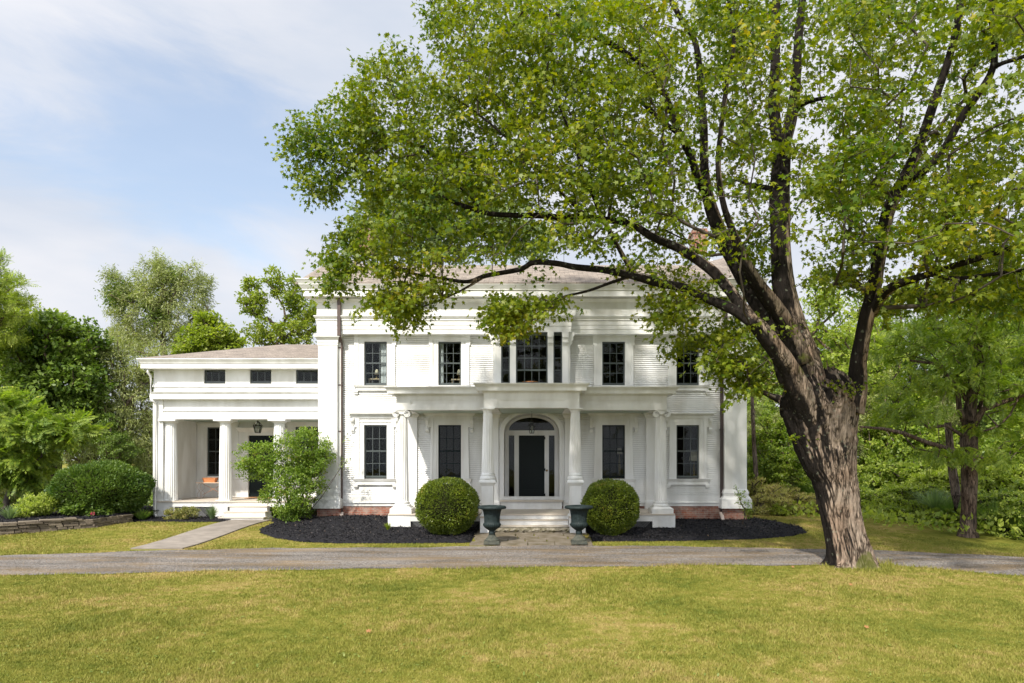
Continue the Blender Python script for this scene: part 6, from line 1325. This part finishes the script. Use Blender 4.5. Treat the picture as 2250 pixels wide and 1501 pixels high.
for (px_, lab) in ((272, 'arching grass-like daylily clump left of the white downspout'), (312, 'arching daylily clump right by the white downspout')):
    tuft('daylily', lab, 'plant', (X(px_, 24.6), 24.6, .2), 240, .5, .55, BLADE_L, .012, 'daylilies by the wing corner')
by = 23.6; b = (X(180, by), by, .38)
peo = tree('peony_bush', 'peony with broad dark leaves and one pink bloom behind the stone wall', 'bush', b, [(*P2(175, 1118, by, b), .62, .5, .25), (*P2(215, 1125, by, b), .4, .4, .18)], 110, 22, .15, .14, OVAL, DARK_L, TWIG, r0=.003, trunk=[(0, 0, -.05), (0, 0, .05)], step=.15, up=1)
PINK = mat('pink_petal', (0.6, 0.05, 0.14), .6); c = P2(204, 1128, by - .5, b); P = np.array(c) + rng.normal(0, .03, (40, 3)); scatter('bloom', P, rdir(40), rdir(40), rng.uniform(.02, .05, 40), OVAL, PINK, peo)
by = 23.2; b = (X(85, by), by, .38); tree('rose_bush', 'mid green leafy bush behind the stone wall left of the peony', 'bush', b, [(*P2(85, 1108, by, b), .62, .5, .42), (*P2(60, 1125, by, b), .45, .4, .3)], 190, 30, .075, .16, OVAL, MID_L, TWIG, r0=.003, trunk=[(0, 0, -.05), (0, 0, .05)], step=.15)
tuft('iris_clump', 'upright blue green iris blades behind the stone wall at the far left', 'plant', (X(22, 22.6), 22.6, .38), 160, .6, .45, BLUE_L, .016)
tuft('iris_clump', 'tall grass clump at the photo edge behind the stone wall', 'plant', (X(-30, 22.6), 22.6, .38), 160, .75, .45, BLADE_L, .014)
by = 22.9; b = (X(1632, by), by, .22)
sap = tree('sapling', 'thin young shrub with sparse leaves before the right corner pilaster', 'bush', b, [(*P2(1625, 1090, by, b), .22, .2, .35), (*P2(1640, 1120, by, b), .26, .2, .3), (*P2(1635, 1160, by, b), .2, .2, .1), (*P2(1618, 1078, by, b), .12, .12, .15)], 60, 9, .06, .1, OVAL, VIB_L, TWIG, r0=.003, trunk=[(0, 0, -.05), (0, 0, .1)], step=.15, pen=.05)

# ================================================================ TREES LEFT OF AND BEHIND THE HOUSE
by = 26.5; b = (X(40, by), by, .2)
tree('sumac_tree', 'bright green sumac with long feathery leaves at the left edge', 'tree', b, [(*P2(60, 950, by, b), 1.6, 1.3, .8), (*P2(140, 940, by, b), 1.0, 1.0, .55), (*P2(20, 1010, by, b), 1.3, 1.3, .8), (*P2(60, 1030, by - .3, b), .9, .9, .6), (*P2(-60, 930, by, b), 1.6, 1.4, 1.2), (*P2(10, 890, by, b), .9, .9, .5)], 300, 9, .55, .5, PINL, SUM_L, TWIG, r0=.006, trunk=[(-.6, 0, -.1), (-.4, 0, .8)], step=.4, hang=.35, up=.9, bend=.5)
by = 29; b = (X(60, by), by, .2)
tree('elder_bush', 'yellowish green thicket below the sumac', 'bush', b, [(*P2(30, 1085, by, b), 1.6, 1, .7), (*P2(110, 1080, by, b), 1.3, 1, .6), (*P2(-80, 1060, by, b), 2, 1, 1.2)], 260, 34, .11, .3, OVAL, leaf_mat('thicket_leaf', (.13, .15, .04), (.24, .25, .07), transl=.3, patch=.8), TWIG, r0=.004, trunk=[(0, 0, -.1), (0, 0, .15)], step=.4)
by = 34; b = (X(110, by), by, .2)
tree('vine_covered_tree', 'dark green tree wholly draped in vines, forming a dense mound', 'tree', b, [(*P2(135, 760, by, b), 2.1, 1.8, 1.6), (*P2(70, 790, by, b), 1.6, 1.6, 1.5), (*P2(180, 830, by - .5, b), 1.3, 1.4, 1.5), (*P2(95, 860, by - 1, b), 1.9, 1.5, 1.6), (*P2(170, 910, by, b), 1.6, 1.5, 1.4), (*P2(120, 720, by, b), 1.0, 1, .7)], 620, 52, .22, .5, QUAD, VINE_L, BARK2, r0=.02, step=.8, up=1.1, flat=.45)
by = 38; b = (X(30, by), by, .2)
tree('broadleaf_tree', 'loose green tree rising behind the vine draped mound', 'tree', b, [(*P2(20, 760, by, b), 2.4, 2, 2), (*P2(80, 720, by, b), 1.6, 1.6, 1.0), (*P2(-60, 700, by, b), 3, 2, 3)], 330, 40, .22, .6, QUAD, MID_L, BARK2, r0=.02, step=.8)
by = 31; b = (X(-85, by), by, .2)
tree('locust_tree', 'feathery locust with layered sprays reaching in at the left edge', 'tree', b, [(*P2(-40, 640, by, b), 1.9, 1.5, .6), (*P2(-20, 690, by, b), 1.6, 1.5, .5), (*P2(30, 665, by, b), .8, .8, .3), (*P2(-70, 590, by, b), 1.9, 1.5, .9), (*P2(20, 620, by, b), .6, .6, .25), (*P2(-30, 740, by, b), 1.4, 1.2, .4)], 230, 12, .42, .45, PIN, MID_L, BARK2, r0=.012, step=.6, up=1.2, flat=.3)
by = 42; b = (X(352, by), by, .2)
wil = tree('willow_tree', 'tall airy willow with ivy clumps and a dark forked trunk behind the wing roof', 'tree', b,
 [(*P2(270, 640, by, b), 1.1, 1.2, 1.9), (*P2(310, 680, by, b), 1.7, 1.6, 1.7), (*P2(370, 640, by, b), 1.5, 1.6, 1.8), (*P2(345, 610, by, b), 1.2, 1.2, 1.6), (*P2(430, 620, by, b), 1.0, 1.2, 1.3), (*P2(420, 690, by, b), 1.5, 1.5, 1.3), (*P2(250, 600, by, b), .5, .6, .9), (*P2(355, 590, by, b), .45, .6, .9), (*P2(455, 640, by, b), .4, .5, .8), (*P2(290, 740, by, b), 1.8, 1.6, 1.3), (*P2(400, 740, by, b), 1.6, 1.6, 1.0)], 700, 42, .24, .42, np.array([[(0, 0), (.09, .5), (0, 1), (-.09, .5)]]), WIL_L, BARK2, r0=.0085, step=.7, hang=.5, up=.2, flat=1.0,
 trunk=[(0, 0, -.2), (0, 0, 5.0), (.05, 0, 6.8), (.3, 0, 8.2), (.15, 0, 9.6)], pen=.2)
P = np.concatenate([np.array(P2(a_, b_, by, b)) + rng.normal(0, 1, (k_, 3)) * s_ for a_, b_, k_, s_ in ((262, 652, 1300, .42), (375, 610, 800, .3), (350, 700, 1100, .4), (395, 615, 300, .2), (325, 668, 500, .3), (360, 650, 400, .25))]); scatter('ivy', P, rdir(len(P)), rdir(len(P)) + [0, 0, .6], rng.uniform(.12, .22, len(P)), QUAD, DARK_L, wil)
by = 35; b = (X(270, by), by, .2)
tree('willow_tree', 'dense olive willow with soft foliage down to the ground left of the wing', 'tree', b, [(*P2(300, 800, by, b), 1.7, 1.5, 1.5), (*P2(285, 870, by, b), 1.7, 1.5, 1.5), (*P2(270, 950, by, b), 1.9, 1.5, 1.6), (*P2(310, 1000, by, b), 1.2, 1.2, 1.6), (*P2(235, 790, by, b), .9, .9, 1.0)], 620, 44, .20, .5, np.array([[(0, 0), (.1, .5), (0, 1), (-.1, .5)]]), WIL_L, BARK2, r0=.012, step=.8, hang=.5, up=.4)
by = 37; b = (X(465, by), by, .2)
tree('young_maple_tree', 'bright yellow green rounded tree just above the wing roof', 'tree', b, [(*P2(465, 745, by, b), 1.5, 1.4, 1.0), (*P2(430, 770, by, b), 1.2, 1.2, .6), (*P2(505, 765, by, b), 1.0, 1, .7), (*P2(460, 705, by, b), .7, .7, .4)], 260, 34, .2, .36, QUAD, YEL_L, BARK2, r0=.014, step=.6, up=1)
by = 44; b = (X(620, by), by, .2)
tree('poplar_tree', 'open two-toned tree between the yellow tree and the main cornice', 'tree', b, [(*P2(560, 660, by, b), 1.0, 1, 1.3), (*P2(600, 620, by, b), .7, .8, 1.0), (*P2(640, 650, by, b), 1.0, 1, 1.4), (*P2(590, 730, by, b), 1.6, 1.3, 1.0), (*P2(660, 720, by, b), 1.3, 1.3, 1.4), (*P2(545, 620, by, b), .4, .5, .5), (*P2(690, 680, by, b), .8, 1, .8)], 420, 26, .19, .36, OVAL, YEL_L, BARK2, r0=.009, step=.7, pen=.15)
by = 46; b = (X(960, by), by, .2)
tree('cottonwood_tree', 'tall pale leaved tree rising behind the middle of the main roof', 'tree', b, [(*P2(830, 500, by, b), 2.4, 2, 1.9), (*P2(900, 440, by, b), 2.6, 2, 2.4), (*P2(990, 420, by, b), 2.8, 2, 2.6), (*P2(1080, 470, by, b), 2.8, 2, 2.4), (*P2(950, 530, by, b), 3.0, 2, 1.8), (*P2(1150, 530, by, b), 2.2, 2, 1.6)], 560, 40, .26, .6, QUAD, leaf_mat('cottonwood_leaf', (0.10, 0.16, 0.05), (0.22, 0.27, 0.10), transl=.35, patch=.3), BARK2, r0=.016, step=.9)

# ================================================================ WOOD AND WILD EDGE TO THE RIGHT
by = 20.9; b = (X(2127, by), by, T(0, by))
def walnut_limbs():
    m = MB(); 
    def rel(pts): return [P2(a, c, d, b) for a, c, d in pts]
    m.rings([[(x + r_ * math.cos(j * math.pi / 12) * (1 + .12 * math.sin(j * 2.5 + k)), y + r_ * math.sin(j * math.pi / 12), z_) for j in range(24)] for k, ((x, y, z_), r_) in enumerate(zip(rel([(2127, 1194, by), (2127, 1180, by), (2127, 1160, by), (2128, 1120, by), (2130, 1060, by), (2130, 1000, by), (2132, 960, by)]), (.38, .29, .225, .195, .21, .23, .19)))])
    m.tube(rel([(2130, 1000, by), (2127, 960, by), (2128, 925, by), (2137, 860, by), (2145, 780, by), (2150, 680, by), (2150, 560, by)]), [.24, .22, .2, .15, .12, .09, .05], 12)
    m.tube(rel([(2128, 955, by), (2160, 900, by - .3), (2200, 885, by - .5), (2250, 868, by - .8), (2330, 850, by - 1)]), [.11, .09, .075, .06, .04], 10)
    m.tube(rel([(2125, 940, by), (2108, 900, by), (2105, 862, by), (2085, 830, by), (2060, 800, by), (2000, 792, by)]), [.1, .085, .075, .06, .05, .03], 10)
    m.tube(rel([(2118, 960, by), (2080, 935, by), (2040, 940, by), (2020, 925, by), (2010, 905, by)]), [.06, .05, .04, .03, .02], 8)
    m.tube(rel([(2122, 880, by), (2110, 850, by), (2090, 835, by)]), [.06, .05, .03], 8)
    m.tube(rel([(2150, 900, by), (2165, 860, by), (2160, 810, by), (2175, 760, by)]), [.06, .05, .035, .02], 8)
    m.tube(rel([(2145, 780, by), (2175, 700, by), (2230, 640, by - .3)]), [.09, .07, .04], 8)
    m.tube(rel([(2127, 1010, by - .1), (2095, 990, by - .4), (2035, 972, by - 1.2), (1985, 952, by - 1.8), (1940, 942, by - 2.2), (1890, 938, by - 2.6)]), [.1, .08, .065, .055, .045, .03], 10)
    return m
wal = tree('walnut_tree', 'walnut tree with a flared trunk and hanging feathery leaves on the right lawn', 'tree', b,
 [(*P2(2150, 840, by - .5, b), 1.6, 1.5, .55), (*P2(2040, 830, by, b), 1.3, 1.4, .5), (*P2(2000, 900, by - 1, b), 1.1, 1.2, .35), (*P2(2230, 930, by - .8, b), 1.2, 1.2, .6), (*P2(2060, 990, by - .6, b), 1.2, 1.0, .4), (*P2(2200, 760, by, b), 1.5, 1.5, .9), (*P2(2080, 730, by, b), 1.8, 1.8, .9), (*P2(1960, 760, by + .5, b), 1.0, 1.2, .5), (*P2(2150, 650, by, b), 1.8, 1.8, 1.0), (*P2(2270, 830, by, b), 1.2, 1.4, 1.5), (*P2(2170, 1000, by - 1, b), .9, .8, .35), (*P2(1940, 850, by, b), .7, .8, .25)], 400, 8, .33, .36, PINL, SUM_L, BARK2, r0=.004, trunk=[(0, 0, -.1), (0, 0, 1.0), (.02, 0, 2.2), (.05, 0, 3.4), (.1, 0, 4.6), (.3, 0, 6.5)], step=.45, hang=.3, up=1.2, bend=.4, pen=.1)
walnut_limbs().build('limb', bark_mat('walnut_bark', (0.21, 0.155, 0.12), (0.04, 0.03, 0.025), scale=1.5), wal)
# prototypes for the wood
def proto(name, label, h, w, lm, seed, size=.24, ncl=330, k=40, tpl=QUAD, low=.15, cat='tree', group=None, bm=None):
    rd = random.Random(seed); bl = []
    for i in range(9):
        u = i / 8; z_ = h * (low + (1 - low) * (.12 + .78 * u)); rr = w * (.75 + .35 * math.sin(math.pi * (.15 + .75 * u))) * (1 - .45 * u ** 3); a = rd.uniform(0, 6.28); d = rr * .45
        bl.append((d * math.cos(a), d * math.sin(a), z_, rr * .75, rr * .75, h * .13))
    return tree(name, label, cat, (0, 0, 0), bl, ncl, k, size, .55 * w / 3, tpl, lm, bm or BARK2, r0=.018, group=group, step=.9, up=.9, flat=.5)
def place(o, first, px_, Y, sc, rz):
    loc = (X(px_, Y), Y, T(0, Y) - .05)
    if first: o.location = loc; o.scale = (sc, sc, sc); o.rotation_euler = (0, 0, rz); return o
    return dup(o, loc, rz, sc)
G1 = 'broadleaf trees of the wood behind the right lawn'
pa = proto('broadleaf_tree', 'mid green broadleaf tree in the wood beyond the right lawn', 13, 3.2, MID_L, 1, group=G1)
pb = proto('oak_tree', 'dark green broadleaf tree in the wood beyond the right lawn', 12, 3.4, DARK_L, 2, group='dark trees of the wood behind the right lawn')
pc = proto('ash_tree', 'yellow green sunlit tree at the edge of the right-hand wood', 8, 2.6, SUM_L, 3, size=.24, group='sunlit trees at the wood edge')
pd = proto('pine_tree', 'grey green soft-needled tree in the shade of the right-hand wood', 10, 2.8, WIL_L, 4, size=.3, tpl=np.array([[(0, 0), (.1, .5), (0, 1), (-.1, .5)]]), k=52, group='grey green trees in the right-hand wood')
rd = random.Random(21)
spots = {id(pa): [(1700, 46, 1.0), (1830, 44, 1.05), (1960, 47, 1.1), (2080, 43, 1.05), (2210, 46, 1.1), (2340, 44, 1.1), (1905, 36, .72), (2250, 36, .95), (2420, 30, .9)],
         id(pb): [(1755, 38, .62), (1890, 52, 1.2), (2020, 38, .80), (2160, 33, .72), (2300, 30, .8), (2130, 54, 1.3), (2270, 56, 1.3), (2380, 52, 1.3), (1660, 56, .95), (1800, 58, 1.1)],
         id(pc): [(1690, 31, .55), (1985, 33, .75), (2240, 27, .62), (1800, 33, .62), (1640, 42, .85)],
         id(pd): [(1735, 33, .50), (1845, 34, .62), (1930, 41, .8), (2060, 34, .62), (1660, 37, .55), (1790, 42, .7)]}
for p_ in (pa, pb, pc, pd):
    for i, (px_, Y, sc) in enumerate(spots[id(p_)]): place(p_, i == 0, px_ + rd.uniform(-12, 12), Y, sc, rd.uniform(0, 6.28))
# more of the same kinds behind the left garden and the wing
for (q, px_, Y, sc, lab) in ((pb, 20, 45, .78, 'dark tree deep behind the sumac at the far left'), (pa, -90, 42, .8, 'green tree beyond the left photo edge'), (pd, 205, 46, .78, 'soft grey green tree in the gap between the vine mound and the tall willow'), (pd, 160, 50, .70, 'soft grey green tree far behind the vine mound'), (pa, 520, 52, .62, 'green tree low behind the yellow green tree'), (pb, 690, 52, .68, 'dark tree low beside the main corner pilaster'), (pd, 330, 50, .62, 'soft grey green tree behind the tall willow trunk'), (pb, 90, 33, .42, 'dark low tree between sumac and vine mound'), (pb, 240, 33, .36, 'dark low tree between the vine mound and the dense willow')):
    c = dup(q, (X(px_, Y), Y, .1), rd.uniform(0, 6), sc, lab)
    if 'group' in c: del c['group']
# slim trunks in the wood
def slim(px_, pt, Y, pb_, r_, lab, lean=0):
    b = (X(px_, Y), Y, T(0, Y)); o = tag(empty('bare_trunk', b), lab, 'tree trunk'); m = MB(); zt = Z(pt, Y)
    m.tube([(0, 0, -.1), (.03, 0, zt * .3), (lean * .5, 0, zt * .6), (lean, 0, zt)], [r_ * 1.2, r_, r_ * .9, r_ * .7], 10); m.build('trunk', BARK2, o)
slim(1660, 880, 30, 1100, .10, 'slender brown trunk in the wood edge beside the right pilaster', -.15); slim(2099, 940, 23, 1150, .15, 'second brown trunk just behind the walnut trunk', -.25); slim(1796, 980, 27, 1145, .09, 'thin trunk behind the foot of the big maple')
# undergrowth along the lawn edge
UND = 'leafy undergrowth bushes along the wood edge'
pu = proto('undergrowth_bush', 'mid green leafy bush in the undergrowth at the wood edge', 1.5, 1.1, MID_L, 8, size=.11, ncl=230, k=42, cat='bush', group=UND, low=.0, bm=TWIG)
pv = proto('undergrowth_bush', 'yellow green leafy bush in the undergrowth at the wood edge', 1.2, 1.0, YEL_L, 9, size=.09, ncl=210, k=42, cat='bush', group=UND, low=.0, bm=TWIG)
pw = proto('dry_bush', 'straw coloured weedy bush beside the house corner', 1.2, .9, DRY_L, 10, size=.12, ncl=170, k=36, cat='bush', group='dry weedy bushes', low=.0, tpl=np.array([[(0, 0), (.08, .5), (0, 1), (-.08, .5)]]), bm=TWIG)
un = [(pu, [(1835, 29, 1.0), (1880, 29.5, 1.1), (1950, 28.5, .8), (1995, 27.5, .9), (1915, 32, 1.3), (1760, 32, 1.2), (2165, 22.6, .8), (2215, 21.6, .9), (2270, 20.8, .9), (2060, 27, 1.3), (2110, 27, 1.3), (2190, 25, 1.3), (2320, 22, 1.2), (1980, 31, 1.5), (1655, 33, 1.0), (1700, 36, 1.3), (2240, 25, 1.6), (2160, 28, 1.6), (2030, 30, 1.6)]),
      (pv, [(1900, 27.3, .5), (1940, 26.3, .55), (1975, 25.3, .6), (2015, 24.4, .6), (2050, 23.6, .5), (2085, 23.2, .45), (1800, 28.6, .6), (1710, 26.9, .42), (2150, 30, 1.7), (2180, 31, 1.9)]),
      (pw, [(1668, 27.4, .8), (1700, 27.5, .75), (1725, 27.6, .72), (1690, 29, 1.1), (1745, 28, .85), (1765, 27.8, .6), (1715, 30, 1.1), (1660, 29.5, 1.1), (1785, 28.5, .7)])]
for o_, sp in un:
    for i, (px_, Y, sc) in enumerate(sp): place(o_, i == 0, px_ + rd.uniform(-6, 6), Y, sc * rd.uniform(.9, 1.15), rd.uniform(0, 6.28))
b_ = tuft('ornamental_grass', 'tall arching blue green grass clump left of the walnut trunk', 'plant', (X(2055, 24.3), 24.3, .2), 620, 1.35, 1.0, BLUE_L, .016)
tuft('ornamental_grass', 'shorter green grass clump at the right foot of the tall one', 'plant', (X(2088, 23.6), 23.6, .2), 420, .95, .8, BLADE_L, .016)
pg = tuft('reed_clump', 'green reed-like clump in the undergrowth on the right', 'plant', (X(1790, 30.5), 30.5, .2), 420, 1.5, .9, BLADE_L, .02, 'reed-like clumps in the undergrowth')
for (px_, Y, sc) in ((1760, 31, .9), (1835, 31, .9), (1900, 30.5, .8), (2185, 21.8, .75), (2235, 20.9, .75), (2270, 20.2, .7), (2160, 22.6, .6), (1730, 32, .8), (2300, 20.6, .9), (2210, 22.8, .9)): dup(pg, (X(px_, Y), Y, T(0, Y)), rd.uniform(0, 6), sc)
# low weeds filling the floor of the wood
n = 60000; yy = rng.uniform(19.6, 60, n); xx = rng.uniform(6, 40, n); keep = inpoly(xx, yy, [(12.9, 20.2), (40, 12), (40, 60), (8.5, 60), (8.8, 28.5), (10.1, 25.8)]); xx, yy = xx[keep], yy[keep]; n = len(xx)
P = np.stack([xx, yy, T(0, 30) + rng.random(n) ** 1.5 * .45], 1); o = scatter('weeds', P, rdir(n) + [0, 0, .8], rdir(n) + [0, 0, .4], rng.uniform(.1, .26, n), QUAD, MID_L); tag(o, kind='stuff')
n = 30000; yy = rng.uniform(26, 60, n); xx = rng.uniform(-50, -14.6, n); P = np.stack([xx, yy, .2 + rng.random(n) ** 1.5 * .5], 1); o = scatter('weeds', P, rdir(n) + [0, 0, .8], rdir(n) + [0, 0, .4], rng.uniform(.1, .3, n), QUAD, DARK_L); tag(o, kind='stuff')
